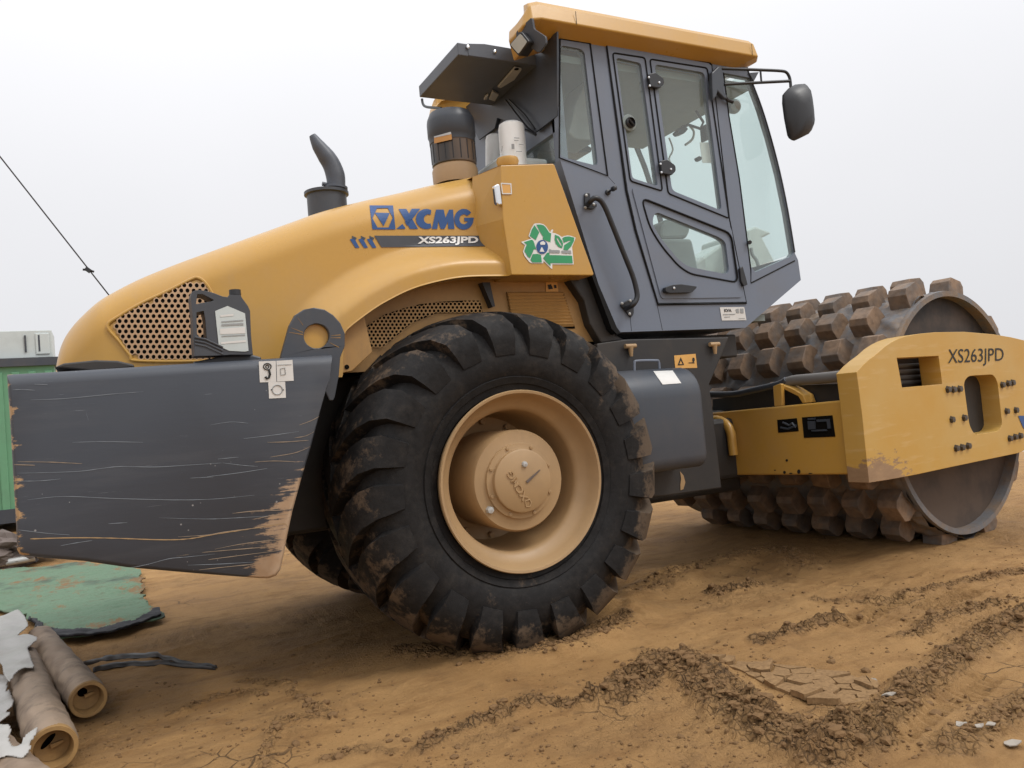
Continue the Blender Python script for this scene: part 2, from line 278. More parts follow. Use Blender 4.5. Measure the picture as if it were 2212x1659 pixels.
class G:                                                     # geometry collector
    def __init__(s): s.v = []; s.f = []
    def add(s, v, f):
        b = len(s.v); s.v += [Vector(x) for x in v]; s.f += [tuple(i+b for i in q) for q in f]; return s
    def box(s, c, h, rot=None):
        c = Vector(c); vv = []
        for i in (-1, 1):
            for j in (-1, 1):
                for q in (-1, 1):
                    d = Vector((i*h[0], j*h[1], q*h[2])); vv.append(c+(rot @ d if rot else d))
        return s.add(vv, [(0, 1, 3, 2), (4, 6, 7, 5), (0, 4, 5, 1), (2, 3, 7, 6), (0, 2, 6, 4), (1, 5, 7, 3)])
    def plate(s, outer, holes, off):                         # outer, holes: planar 3D loops; off: thickness vector
        off = Vector(off); loops = [[Vector(p) for p in outer]]+[[Vector(p) for p in h] for h in holes]
        flat = [p for l in loops for p in l]; n = len(flat)
        tr = tessellate_polygon(loops)
        f = [tuple(t) for t in tr]+[tuple(i+n for i in reversed(t)) for t in tr]; b = 0
        for l in loops:
            k_ = len(l); f += [(b+i, b+(i+1) % k_, n+b+(i+1) % k_, n+b+i) for i in range(k_)]; b += k_
        return s.add(flat+[p+off for p in flat], f)
    def prism(s, outer, off):
        n = len(outer); off = Vector(off)
        return s.add([Vector(p) for p in outer]+[Vector(p)+off for p in outer], [tuple(range(n)), tuple(reversed(range(n, 2*n)))]+[(i, (i+1) % n, n+(i+1) % n, n+i) for i in range(n)])
    def tube(s, P, r, seg=10, closed=False, caps=True):
        P = [Vector(p) for p in P]; n = len(P); rs = r if isinstance(r, (list, tuple)) else [r]*n; vv = []; up = None
        for i in range(n):
            a = P[(i-1) % n] if (i or closed) else P[i]; b = P[(i+1) % n] if (i < n-1 or closed) else P[i]
            t = (b-a).normalized()
            if up is None: up = t.orthogonal().normalized()
            up = (up-t*up.dot(t)); up = up.normalized() if up.length > 1e-6 else t.orthogonal().normalized(); sd_ = t.cross(up)
            for j in range(seg):
                q = 2*math.pi*j/seg; vv.append(P[i]+(up*math.cos(q)+sd_*math.sin(q))*rs[i])
        f = []
        for i in range(n if closed else n-1):
            for j in range(seg):
                a0 = i*seg; b0 = ((i+1) % n)*seg; f.append((a0+j, a0+(j+1) % seg, b0+(j+1) % seg, b0+j))
        if caps and not closed: f += [tuple(range(seg)), tuple(reversed(range((n-1)*seg, n*seg)))]
        return s.add(vv, f)
    def lathe(s, prof, c, ax, seg=64, cap0=False, cap1=False):       # prof: (radius, distance along axis)
        c = Vector(c); ax = Vector(ax).normalized(); a = ax.orthogonal().normalized(); b = ax.cross(a); vv = []
        for r_, d_ in prof:
            for j in range(seg):
                q = 2*math.pi*j/seg; vv.append(c+ax*d_+(a*math.cos(q)+b*math.sin(q))*r_)
        f = [(i*seg+j, i*seg+(j+1) % seg, (i+1)*seg+(j+1) % seg, (i+1)*seg+j) for i in range(len(prof)-1) for j in range(seg)]
        if cap0: f.append(tuple(range(seg)))
        if cap1: f.append(tuple(reversed(range((len(prof)-1)*seg, len(prof)*seg))))
        return s.add(vv, f)
    def make(s, name, mat, parent=None, **k): return mk(name, s.v, s.f, mat, parent, **k)
def inside0(p, P):
    c_ = False; j = len(P)-1
    for i in range(len(P)):
        if (P[i][1] > p[1]) != (P[j][1] > p[1]) and p[0] < (P[j][0]-P[i][0])*(p[1]-P[i][1])/(P[j][1]-P[i][1]+1e-12)+P[i][0]: c_ = not c_
        j = i
    return c_
def smoothp(P, n=4, closed=False):                         # Catmull-Rom
    P = [Vector(p) for p in P]; o = []; L = len(P)
    for i in range(L if closed else L-1):
        p0, p1, p2, p3 = (P[(i-1) % L] if closed or i else P[0]), P[i], P[(i+1) % L], (P[(i+2) % L] if closed or i+2 < L else P[-1])
        for j in range(n):
            t = j/n; o.append(.5*((2*p1)+(p2-p0)*t+(2*p0-5*p1+4*p2-p3)*t*t+(3*p1-p0-3*p2+p3)*t**3))
    if not closed: o.append(P[-1])
    return o
def round_poly(P, r=.02, n=4):                             # rounds the corners of a 3D loop
    P = [Vector(p) for p in P]; o = []; L = len(P)
    for i in range(L):
        a, b, c = P[i-1], P[i], P[(i+1) % L]; d1 = (a-b); d2 = (c-b); q = min(r, d1.length*.45, d2.length*.45)
        s, e = b+d1.normalized()*q, b+d2.normalized()*q
        for j in range(n+1):
            t = j/n; o.append((1-t)**2*s+2*t*(1-t)*b+t*t*e)
    return o
def decal(name, polys, surf, mat, parent, label=None, off=Vector((0, -.003, 0)), sub=1e9):
    g = G()
    for pl in polys:
        outer, holes = (pl[0], pl[1:]) if isinstance(pl[0], list) else (pl, [])
        loops = [outer]+holes; flat = [p for l in loops for p in l]; tris = [tuple(flat[i] for i in t) for t in tessellate_polygon([[Vector((p[0], p[1], 0)) for p in l] for l in loops])]
        while tris:
            t = tris.pop(); m_ = [((t[i][0]+t[(i+1) % 3][0])/2, (t[i][1]+t[(i+1) % 3][1])/2) for i in range(3)]
            if max(math.dist(t[i], t[(i+1) % 3]) for i in range(3)) > sub: tris += [(t[0], m_[0], m_[2]), (m_[0], t[1], m_[1]), (m_[2], m_[1], t[2]), (m_[0], m_[1], m_[2])]
            else: g.add([surf(p)+off for p in t], [(0, 1, 2)])
    o = g.make(name, mat, parent, label=label); bm = bmesh.new(); bm.from_mesh(o.data); bmesh.ops.remove_doubles(bm, verts=bm.verts, dist=1e-5); bm.to_mesh(o.data); bm.free(); return o
def text_mesh(txt, bold=.0, shear=0., space=1.):
    cu = bpy.data.curves.new('t', 'FONT'); cu.body = txt; cu.offset = bold; cu.shear = shear; cu.space_character = space; cu.resolution_u = 4
    o = bpy.data.objects.new('t', cu); C.objects.link(o); dg = bpy.context.evaluated_depsgraph_get()
    me = bpy.data.meshes.new_from_object(o.evaluated_get(dg)); vs_ = [tuple(v.co) for v in me.vertices]; fs = [tuple(p.vertices) for p in me.polygons]
    bpy.data.objects.remove(o); bpy.data.meshes.remove(me)
    xs = [v[0] for v in vs_]; ys = [v[1] for v in vs_]; x0, x1, y0, y1 = min(xs), max(xs), min(ys), max(ys)
    return [((v[0]-x0)/(x1-x0), (v[1]-y0)/(y1-y0)) for v in vs_], fs
def lettering(name, txt, quad, surf, mat, parent, bold=.02, shear=0., space=1., off=Vector((0, -.004, 0)), label=None, thick=0):
    uv, fs = text_mesh(txt, bold, shear, space); tl, tr, br, bl = quad; g = G(); vv = []
    for u_, v_ in uv:
        x = (1-v_)*((1-u_)*bl[0]+u_*br[0])+v_*((1-u_)*tl[0]+u_*tr[0]); y = (1-v_)*((1-u_)*bl[1]+u_*br[1])+v_*((1-u_)*tl[1]+u_*tr[1])
        vv.append(surf((x, y))+off)
    g.add(vv, fs); o = g.make(name, mat, parent, label=label)
    if thick: s_ = o.modifiers.new('solid', 'SOLIDIFY'); s_.thickness = thick; s_.offset = 0
    return o
def xz(P, y): return [Vector((p.x, y, p.z)) for p in P]
def lerp(a, b, t): return a+(b-a)*t
def interp(x, xs, ys): return float(np.interp(x, xs, ys))

# ================================================================== GROUND
def vnoise(x, y, seed):
    xi = np.floor(x).astype(np.int64); yi = np.floor(y).astype(np.int64); fx = x-xi; fy = y-yi; fx = fx*fx*(3-2*fx); fy = fy*fy*(3-2*fy)
    def h(a, b):
        n = (a*374761393+b*668265263+seed*982451653) & 0x7fffffff; n = ((n ^ (n >> 13))*1274126177) & 0x7fffffff; return ((n ^ (n >> 16)) & 0xffff)/65535.
    return (h(xi, yi)*(1-fx)+h(xi+1, yi)*fx)*(1-fy)+(h(xi, yi+1)*(1-fx)+h(xi+1, yi+1)*fx)*fy
def fbm(x, y, seed, o=5, g=.5):
    s = 0; a = 1; t = 0
    for i in range(o): s = s+a*vnoise(x*2**i+7*i, y*2**i+3*i, seed+i); t += a; a *= g
    return s/t
def seg_d(x, y, P):
    d = np.full(x.shape, 1e9)
    for (ax, ay), (bx, by) in zip(P[:-1], P[1:]):
        vx, vy = bx-ax, by-ay; t = np.clip(((x-ax)*vx+(y-ay)*vy)/(vx*vx+vy*vy), 0, 1)
        d = np.minimum(d, np.hypot(x-ax-t*vx, y-ay-t*vy))
    return d
def sst(a, b, x): t = np.clip((x-a)/(b-a), 0, 1); return t*t*(3-2*t)
def gpath(l): return [tuple(U(x, y, Z=0))[:2] for x, y in l]
BANDS = [(gpath([(380, 1540), (480, 1500), (560, 1500)]), .06, .012, .5), (gpath([(700, 1640), (760, 1620), (840, 1625)]), .05, .012, .5), (gpath([(1380, 1400), (1450, 1410)]), .05, .012, .5), (gpath([(1345, 1500), (1400, 1455), (1460, 1430), (1540, 1490), (1640, 1560), (1760, 1600), (1860, 1590)]), .17, .055, 1.),
         (gpath([(905, 1620), (960, 1580), (1040, 1550), (1150, 1515), (1260, 1515), (1350, 1495)]), .06, .022, .8),
         (gpath([(1780, 1640), (1880, 1570), (1990, 1470), (2100, 1390), (2230, 1330)]), .12, .035, .8),
         (gpath([(1380, 1290), (1480, 1240), (1600, 1205), (1690, 1190), (1740, 1230)]), .22, .05, .35),
         (gpath([(1530, 1280), (1640, 1262)]), .06, .02, .9), (gpath([(1640, 1380), (1760, 1345), (1810, 1330)]), .07, .02, .9),
         (gpath([(1760, 1290), (1900, 1300), (2040, 1270), (2212, 1240)]), .07, .018, .6),
         (gpath([(1950, 1370), (2060, 1330), (2212, 1300)]), .07, .018, .7),
         (gpath([(560, 1690), (600, 1565), (700, 1560)]), .05, .012, .5), (gpath([(520, 1470), (620, 1480), (700, 1560)]), .05, .012, .5),
         (gpath([(2050, 1610), (2130, 1560), (2230, 1500)]), .12, .025, .6)]
TREAD = [(gpath([(1800, 1345)])[0], gpath([(1950, 1290)])[0], .09), (gpath([(1900, 1590)])[0], gpath([(2120, 1440)])[0], .10), (gpath([(1850, 1320)])[0], gpath([(2050, 1380)])[0], .07), (gpath([(1980, 1320)])[0], gpath([(2110, 1275)])[0], .09)]
FOOT = [tuple(U(*p, Z=.02))[:2] for p in [(870, 1402), (1000, 1418), (1150, 1402), (1260, 1378), (1345, 1340)]]
def hgt(x, y):
    x = np.asarray(x, float); y = np.asarray(y, float)
    near = np.exp(-((x-0)**2+(y+1)**2)/120.)
    h = (fbm(x*.35, y*.35, 3, 4)-.5)*.10+(fbm(x*1.6, y*1.6, 11, 5)-.5)*.05+(fbm(x*7, y*7, 21, 5, .6)-.5)*.022
    h = h*np.where(near > .05, 1, .6); h -= float(0)
    # soft ridged drag marks
    h += .010*sst(.55, .8, fbm(x*2.2+y*1.0, y*6-x*2.2, 31, 4))
    rough = np.zeros_like(h)
    for P, wd, ht, ro in BANDS:
        d = seg_d(x+.05*(fbm(x*7, y*7, 5, 3)-.5), y+.05*(fbm(x*7, y*7, 9, 3)-.5), P); mk_ = sst(wd, wd*.35, d)
        lump = fbm(x*16, y*16, 41, 4, .65); h += mk_*(ht*(.35+.65*fbm(x*5, y*5, 51, 3))+ro*.11*(lump-.5)+ro*.03*(fbm(x*48, y*48, 43, 3, .6)-.5)); rough = np.maximum(rough, mk_*ro)
    for (ax_, ay_), (bx_, by_), wd_ in TREAD:
        L_ = math.hypot(bx_-ax_, by_-ay_); ux, uy = (bx_-ax_)/L_, (by_-ay_)/L_; t_ = (x-ax_)*ux+(y-ay_)*uy; q_ = -(x-ax_)*uy+(y-ay_)*ux
        mk2 = sst(0, .05, t_)*sst(L_, L_-.05, t_)*sst(wd_, wd_*.7, np.abs(q_)); h += mk2*(.010*np.sin(t_*150+np.abs(q_)*60+3*fbm(x*8, y*8, 66, 2))-.012); rough = np.maximum(rough, mk2*.25)
    pt = sst(.57, .72, fbm(x*1.7, y*1.7, 61, 3)); lump = fbm(x*22, y*22, 71, 4, .6); h += pt*.028*(lump-.5); rough = np.maximum(rough, pt*.35)
    # flat beds under the wheels and the drum
    for cx_, cy_, rx, ry, z0 in ((0.05, -.86, .66, .46, .032), (0, .8, .55, .42, -.012)):
        t = np.exp(-(((x-cx_)/rx)**4+((y-cy_)/ry)**4)); h = h*(1-t)+(z0)*t
    ax = (x-XD)*FA.x+y*FA.y; an = (x-XD)*FN.x+y*FN.y; t = np.exp(-((ax/.9)**4+(an/1.4)**4)); h = h*(1-t)+.035*t+t*.02*(fbm(x*12, y*12, 81, 3)-.5)
    e_ = np.hypot((x-.05)/.62, (y+.92)/.30); h += (.030+.06*(fbm(x*14, y*14, 77, 4)-.5))*np.exp(-((e_-1.02)/.16)**2)*sst(-.45, .1, x)*sst(-.55, -.9, y)
    d = seg_d(x+.04*(fbm(x*9, y*9, 15, 3)-.5), y, FOOT); mk3 = sst(.10, .03, d); h += mk3*(.010+.06*(fbm(x*18, y*18, 47, 4, .65)-.45)); rough = np.maximum(rough, mk3*.75)
    # raised lip in front of the near tyre (right)
    h += .05*np.exp(-(((x-.75)/.22)**2+((y+.75)/.35)**2))
    # land falls away to the front right, beyond the plateau
    s = x*.862+y*.507; k_ = np.maximum(0, s-5.2); k2 = np.minimum(k_, 4); h -= .0868*(k2*k2/8+np.maximum(0, k_-4))+0*k_
    return h, np.clip(rough, 0, 1)
def axis(lo, a, b, hi, st, gr=1.09):
    c = list(np.arange(a, b, st)); v = b; d = st
    while v < hi: c.append(v); d *= gr; v += d
    c.append(hi); v = a; d = st; l = []
    while v > lo:
        d *= gr; v -= d; l.append(v)
    return np.array(l[::-1]+c)
gx = axis(-4000, -2.3, 3.6, 4000, .0115, 1.06); gy = axis(-40, -3.3, -.3, 4000, .0105, 1.045)
XX, YY = np.meshgrid(gx, gy, indexing='ij'); H, RO = hgt(XX, YY); ny = len(gy); nx = len(gx)
co = np.stack([XX, YY, H], -1).reshape(-1, 3); ii = (np.arange(nx-1)[:, None]*ny+np.arange(ny-1)[None, :]).ravel()
fc = np.stack([ii, ii+ny, ii+ny+1, ii+1], -1)
me = bpy.data.meshes.new('ground'); me.vertices.add(len(co)); me.vertices.foreach_set('co', co.ravel()); me.loops.add(fc.size); me.loops.foreach_set('vertex_index', fc.ravel())
me.polygons.add(len(fc)); me.polygons.foreach_set('loop_start', np.arange(0, fc.size, 4)); me.polygons.foreach_set('use_smooth', np.ones(len(fc), bool)); me.update(calc_edges=True)
at_ = me.attributes.new('rough', 'FLOAT', 'POINT'); at_.data.foreach_set('value', RO.ravel()); me.materials.append(M['earth'])
ground = bpy.data.objects.new('ground', me); C.objects.link(ground); ground['kind'] = 'structure'
def hz(x, y): return float(hgt(np.array([x]), np.array([y]))[0][0])
print('ground', nx, ny)
# loose clods (uncountable crumbs)
def clod(c, r, seed):
    bm = bmesh.new(); bmesh.ops.create_icosphere(bm, subdivisions=1, radius=1); v = []
    s = Vector((random.uniform(.7, 1.3), random.uniform(.7, 1.3), random.uniform(.45, .85)))
    for q in bm.verts: v.append(Vector((q.co.x*s.x, q.co.y*s.y, q.co.z*s.z))*r*(1+.5*(noise.noise(q.co*1.7+Vector((seed, 0, 0)))))+c)
    f = [tuple(x.index for x in q.verts) for q in bm.faces]; bm.free(); return v, f
g = G(); K = 0
cand = []
for P, wd, ht, ro in BANDS:
    L = sum(math.dist(a, b) for a, b in zip(P[:-1], P[1:])); n = int(L*wd*2600*ro*(1.6 if ro == 1. else 1))
    for i in range(min(n, 2600)):
        t = random.random()*L
        for a, b in zip(P[:-1], P[1:]):
            q = math.dist(a, b)
            if t <= q: break
            t -= q
        t /= q; x = lerp(a[0], b[0], min(t, 1)); y = lerp(a[1], b[1], min(t, 1)); an = random.random()*6.28; rr_ = abs(random.gauss(0, wd*.55)); cand.append((x+rr_*math.cos(an), y+rr_*math.sin(an), min(.026, .003+random.expovariate(1/.0042))))
for i in range(4200):
    p = U(random.uniform(100, 2212), random.uniform(1180, 1659), Z=0)
    if p.y < -.2 and fbm(np.array([p.x*1.7]), np.array([p.y*1.7]), 61, 3)[0] > .44: cand.append((p.x, p.y, .0018+random.expovariate(1/.0026)))
for i in range(700):
    j = random.randrange(4); t = random.random(); a, b = FOOT[j], FOOT[j+1]; cand.append((lerp(a[0], b[0], t)+random.gauss(0, .05), lerp(a[1], b[1], t)-abs(random.gauss(0, .05)), min(.02, .002+random.expovariate(1/.004))))
ca = np.array(cand); hh = hgt(ca[:, 0], ca[:, 1])[0]
for (x, y, r), h_ in zip(cand, hh):
    if abs(x) < .45 and -1.08 < y < -.5: continue
    K += 1; v, f = clod(Vector((x, y, h_+r*.15)), r, K*.37); g.add(v, f)
clods = g.make('loose_earth_clods', 'clod', smooth=False); tag(clods, 'crumbly tan earth clods scattered along the churned ridges', 'earth', kind='stuff')
# curled mud crust plates
rs2 = random.Random(11); g = G(); cq = [U(*p, Z=.03) for p in pts(zL, [(610, 850), (860, 868), (1120, 885), (1330, 905), (1490, 965), (1480, 1040), (1300, 1068), (1130, 1050), (960, 985), (820, 915)])]; reg = [(p.x, p.y) for p in cq]
def clip(P, m_, n_):
    o = []
    for i in range(len(P)):
        a, b = P[i-1], P[i]; da = (a[0]-m_[0])*n_[0]+(a[1]-m_[1])*n_[1]; db = (b[0]-m_[0])*n_[0]+(b[1]-m_[1])*n_[1]
        if (da < 0) != (db < 0): t = da/(da-db); o.append((a[0]+t*(b[0]-a[0]), a[1]+t*(b[1]-a[1])))
        if db <= 0: o.append(b)
    return o
sd_ = []; bx = [min(p[0] for p in reg), max(p[0] for p in reg), min(p[1] for p in reg), max(p[1] for p in reg)]
while len(sd_) < 34:
    c_ = None; bd = -1
    for q in range(6):
        t = (rs2.uniform(bx[0], bx[1]), rs2.uniform(bx[2], bx[3]))
        if not inside0(t, reg): continue
        d = min([math.dist(t, e) for e in sd_] or [1])
        if d > bd: bd, c_ = d, t
    if c_: sd_.append(c_)
for i, a in enumerate(sd_):
    P = reg
    for j, b in enumerate(sd_):
        if i != j and P: P = clip(P, ((a[0]+b[0])/2, (a[1]+b[1])/2), (b[0]-a[0], b[1]-a[1]))
    if len(P) < 3: continue
    cx0 = sum(p[0] for p in P)/len(P); cy0 = sum(p[1] for p in P)/len(P); lift = rs2.random() < .3; z_ = hz(cx0, cy0)+.006+rs2.uniform(0, .006)+(.014 if lift else 0)
    t = Matrix.Rotation(rs2.uniform(-.07, .07)*(3 if lift else 1), 3, Vector((rs2.uniform(-1, 1), rs2.uniform(-1, 1), 0)).normalized()); sc = rs2.uniform(.86, .95)
    Q = []
    for q in range(len(P)):
        u, v = P[q], P[(q+1) % len(P)]; L = math.dist(u, v); nn = max(1, int(L/.03))
        for w_ in range(nn): f_ = w_/nn; jx = .006 if w_ else 0; Q.append((u[0]+(v[0]-u[0])*f_+rs2.uniform(-jx, jx), u[1]+(v[1]-u[1])*f_+rs2.uniform(-jx, jx)))
    g.prism([Vector((cx0, cy0, z_))+t @ Vector(((p[0]-cx0)*sc, (p[1]-cy0)*sc, 0)) for p in Q], t @ Vector((0, 0, -.022)))
cr = g.make('cracked_mud_crust', 'crust'); tag(cr, 'curled plates of dried cracked mud crust beside the churned ridge', 'mud crust', kind='stuff')
# white litter scraps
for i, (x, y, r, lb) in enumerate([(1545, 1040, .030, 'small white scrap at the right end of the cracked mud crust'), (1905, 1168, .022, 'long thin white flake leading the trail of flakes at lower right'), (2048, 1195, .018, 'small round white flake above the trail at lower right'), (2150, 1250, .035, 'largest white flake nearest the right edge of the ground'), (1995, 1215, .02, 'white flake in the middle of the trail at lower right'), (1460, 952, .02, 'tiny pale chip on the tip of the longest mud crust plate')]):
    p = U(*zL(x, y), Z=.03); p.z = hz(p.x, p.y)+.012; g = G(); n = 7; P = [p+Vector((r*1.1*math.cos(q*6.28/n)*random.uniform(.6, 1.2), r*.7*math.sin(q*6.28/n)*random.uniform(.6, 1.2), random.uniform(-.004, .006))) for q in range(n)]
    g.prism(P, (0, 0, -.003)); o = g.make('litter_scrap', 'flake'); tag(o, lb, 'litter', 'white litter scraps on the earth')

# ================================================================== ROAD ROLLER
roller = thing('road_roller', 'yellow and grey padfoot drum road roller parked on tan earth', 'road roller')
# ---- hood
sil = [(122, 792), (125, 775), (131, 752), (142, 728), (160, 703), (182, 680), (210, 655), (240, 636), (300, 605), (380, 572), (470, 539), (560, 506), (640, 477), (700, 456), (780, 435), (860, 417), (940, 398), (1000, 386), (1040, 378), (1062, 374)]
SP = []
for x, y in sil:
    yy = -interp(x, [122, 200, 350, 500, 1100], [.40, .52, .60, .63, .65]); p = U(x, y, Y=yy); SP.append(p)
SPs = smoothp(SP, 6); sx = [p.x for p in SPs]; sz = [p.z+.012 for p in SPs]; sw = [-p.y+.11 for p in SPs]
arch_px = pts(zA, [(1447, 1142), (1300, 1142), (1150, 1145), (1020, 1158), (900, 1182), (790, 1210), (700, 1240), (620, 1275), (550, 1311), (470, 1355), (400, 1400), (340, 1443), (290, 1480), (240, 1520), (195, 1565), (180, 1640), (170, 1900)])
AP = [U(x, y, Y=-.85) for x, y in arch_px]; AP = smoothp(AP, 3)[::-1]; apx = [p.x for p in AP]; apz = [p.z for p in AP]
for i in range(1, len(apx)): apx[i] = max(apx[i], apx[i-1]+1e-4)
FX = U(1094, 560, Y=-.84).x
xs = sorted(set([x for x in sx if x < -1.5]+list(np.linspace(-1.5, FX, 90))+[apx[0]+i*.004 for i in range(-2, 12)]))
NSd, NCr = 40, 16
def hood_col(x):
    zt = interp(x, sx+[FX+.3], sz+[sz[-1]+.015]); W = interp(x, sx, sw)
    zb = 1.33 if x < apx[0] else interp(x, apx, apz)
    zb = min(zb, zt-.12); ch = min(.17, (zt-zb)*.55); cw = min(.18, W*.5); col = []
    for i in range(NSd+1):
        z = lerp(zb, zt-ch, i/NSd); d = min(math.hypot(x-a_, z-b_) for a_, b_ in zip(apx, apz)); q = max(0, min(1, (d-.055)/.16)); q = q*q*(3-2*q)
        lean = .02*(z-1.4); fl = .115*(1-q)
        col.append((x, -(W-lean+fl), z))
    y0 = col[-1][1]
    for i in range(1, NCr+1):
        t = i/NCr*math.pi/2; col.append((x, y0+cw*(1-math.cos(t)), zt-ch+ch*math.sin(t)))
    yl = col[-1][1]
    for i in range(1, 7): col.append((x, yl*(1-i/6), zt+.03*(1-(1-i/6)**2)*min(1, W/.6)))
    return col
cols = [hood_col(x) for x in xs]; nr = len(cols[0]); g = G()
for sgn in (1, -1):
    vv = [(x, y*sgn, z) for c_ in cols for x, y, z in c_]; ff = [(i*nr+j, i*nr+j+1, (i+1)*nr+j+1, (i+1)*nr+j) for i in range(len(cols)-1) for j in range(nr-1)]
    if sgn > 0: HV, HF = [Vector(v) for v in vv], ff
    g.add(vv, ff)
# nose end, front end closed; inward return lip along the wheel arch
for k_ in (0, len(cols)-1):
    b = [(x, y, z) for x, y, z in cols[k_]]+[(x, -y, z) for x, y, z in cols[k_][::-1][1:]]; g.add(b, [tuple(range(len(b)))])
lip = [c_[0] for c_ in cols if c_[0][0] > apx[0]]; n = len(lip); g.add(lip+[(x, y+.06, z-.004) for x, y, z in lip], [(i, i+1, n+i+1, n+i) for i in range(n-1)])
hood = g.make('hood', 'yellow', roller, smooth=True)
bmw = hood.modifiers.new('weld', 'WELD'); bmw.merge_threshold = .0005
hbvh = BVHTree.FromPolygons(HV, HF)
def onhood(off=.0):
    def f(p):
        loc, nor, i, d_ = hbvh.ray_cast(CAM, rayd(*p))
        if loc is None: return U(p[0], p[1], Y=-.74)
        if nor.dot(CAM-loc) < 0: nor = -nor
        return loc+nor*off
    return f
Z0 = Vector((0, 0, 0))
g = G(); g.tube([Vector((cols[-1][i][0]+.004, cols[-1][i][1]-.001, cols[-1][i][2])) for i in range(0, NSd+NCr)], .0065, 6); g.make('hood_gap', 'rubber_seal', roller)
# grille of the hood: frame lip, dark backing, perforated sheet
gp = pts(zH, [(678, 1245), (760, 1180), (900, 1100), (1050, 1030), (1200, 955), (1245, 945), (1290, 975), (1345, 1060), (1440, 1220), (1470, 1340), (1475, 1440), (1215, 1465), (860, 1462), (820, 1430), (750, 1340)])
g = G(); g.tube([onhood(.004)(p) for p in smoothp([Vector((*p, 0)) for p in gp], 4, True) for p in [(p.x, p.y)]], .0075, 8, closed=True); g.make('grille_frame', 'yellow', hood, smooth=True)
def inside(p, P):
    c_ = False; j = len(P)-1
    for i in range(len(P)):
        if (P[i][1] > p[1]) != (P[j][1] > p[1]) and p[0] < (P[j][0]-P[i][0])*(p[1]-P[i][1])/(P[j][1]-P[i][1]+1e-12)+P[i][0]: c_ = not c_
        j = i
    return c_
def perforated(name, poly, surf, dx, hr, mat, parent, shear=0., back=None):
    g = G(); gb_ = G(); x0, x1 = min(p[0] for p in poly), max(p[0] for p in poly); y0, y1 = min(p[1] for p in poly), max(p[1] for p in poly); dy = dx*.83; r_ = 0; y = y0-dy
    while y < y1+dy:
        x = x0-dx+(r_ % 2)*dx/2
        while x < x1+dx:
            yy = y+shear*(x-x0)
            if inside((x, yy), poly):
                hx = [(x+dx*.577*math.sin(math.pi/3*q), yy+dy*.667*math.cos(math.pi/3*q)) for q in range(6)]; H6 = []
                for q in range(6):
                    a, b = hx[q], hx[(q+1) % 6]; H6 += [a, ((a[0]+b[0])/2, (a[1]+b[1])/2)]
                ci = [(x+hr*math.sin(math.pi/6*q), yy+hr*1.05*math.cos(math.pi/6*q)) for q in range(12)]
                if back: gb_.add([back(p) for p in H6], [tuple(range(12))])
                g.add([surf(p) for p in H6+ci], [(q, (q+1) % 12, 12+(q+1) % 12, 12+q) for q in range(12)])
            x += dx
        y += dy; r_ += 1
    if back: gb_.make('grille_backing', 'hole', parent)
    return g.make(name, mat, parent)
inner = []
cx_, cy_ = sum(p[0] for p in gp)/len(gp), sum(p[1] for p in gp)/len(gp)
for p in gp: inner.append((cx_+(p[0]-cx_)*.95, cy_+(p[1]-cy_)*.94))
perforated('grille', inner, onhood(.009), 13.2, 4.3, 'grille', hood, back=onhood(.004))
def grid_decal(name, quad, surf, mat, parent, nu=8, nv=2):
    tl, tr, br, bl = quad; g = G(); v = []
    for j in range(nv+1):
        for i in range(nu+1):
            u_, w_ = i/nu, j/nv; v.append(surf(((1-w_)*((1-u_)*tl[0]+u_*tr[0])+w_*((1-u_)*bl[0]+u_*br[0]), (1-w_)*((1-u_)*tl[1]+u_*tr[1])+w_*((1-u_)*bl[1]+u_*br[1]))))
    g.add(v, [(j*(nu+1)+i, j*(nu+1)+i+1, (j+1)*(nu+1)+i+1, (j+1)*(nu+1)+i) for j in range(nv) for i in range(nu)]); return g.make(name, mat, parent)
# company logo and lettering, stripe
hs_ = onhood(.003); hs2 = onhood(.007)
A = lambda l: pts(zA, l)
decal('logo_emblem', [[A([(380, 598), (560, 598), (578, 780), (402, 780)]), A([(437, 620), (520, 618), (557, 690), (525, 765), (440, 765), (402, 695)])], A([(420, 652), (535, 655), (487, 755)])], hs_, 'blue', hood, off=Z0, sub=7)
def arc(cx, cy, rx, ry, a0, a1, n=18): return [(cx+rx*math.cos(R(lerp(a0, a1, i/n))), cy-ry*math.sin(R(lerp(a0, a1, i/n)))) for i in range(n+1)]
cC = arc(815, 700, 80, 77, 62, 300)+arc(832, 700, 36, 36, 295, 62)
gG = arc(1103, 702, 74, 80, 40, 340)+[(1180, 690), (1105, 690), (1108, 718), (1135, 718)]+arc(1103, 702, 34, 38, 330, 42)
decal('logo_lettering', [A([(602, 624), (662, 624), (752, 776), (690, 776)]), A([(703, 622), (768, 622), (668, 752), (650, 722)]), A([(632, 738), (655, 770), (650, 776), (584, 776)]), A(cC), A([(890, 628), (948, 628), (962, 690), (990, 628), (1020, 628), (1031, 776), (984, 776), (980, 722), (955, 776), (925, 776), (906, 716), (900, 776), (858, 776)]), A(gG)], hs_, 'blue', hood, off=Z0, sub=7)
grid_decal('stripe', A([(415, 828), (1292, 828), (1326, 911), (470, 917)]), hs_, 'stripe', hood, 48, 6)
decal('chevron', [A([(228+q, 855), (262+q, 848), (302+q, 920), (272+q, 922)]) for q in (0, 65, 130)], hs_, 'blue', hood, off=Z0, sub=7)
decal('chevron_tip', [A([(243+q, 828), (282+q, 845), (272+q, 862), (248+q, 850)]) for q in (0, 68, 134)], hs_, 'charcoal', hood, off=Z0, sub=7)
lettering('model_lettering', 'XS263JPD', A([(750, 836), (1212, 834), (1210, 907), (745, 909)]), hs2, 'white_vinyl', hood, bold=.035, off=Z0)
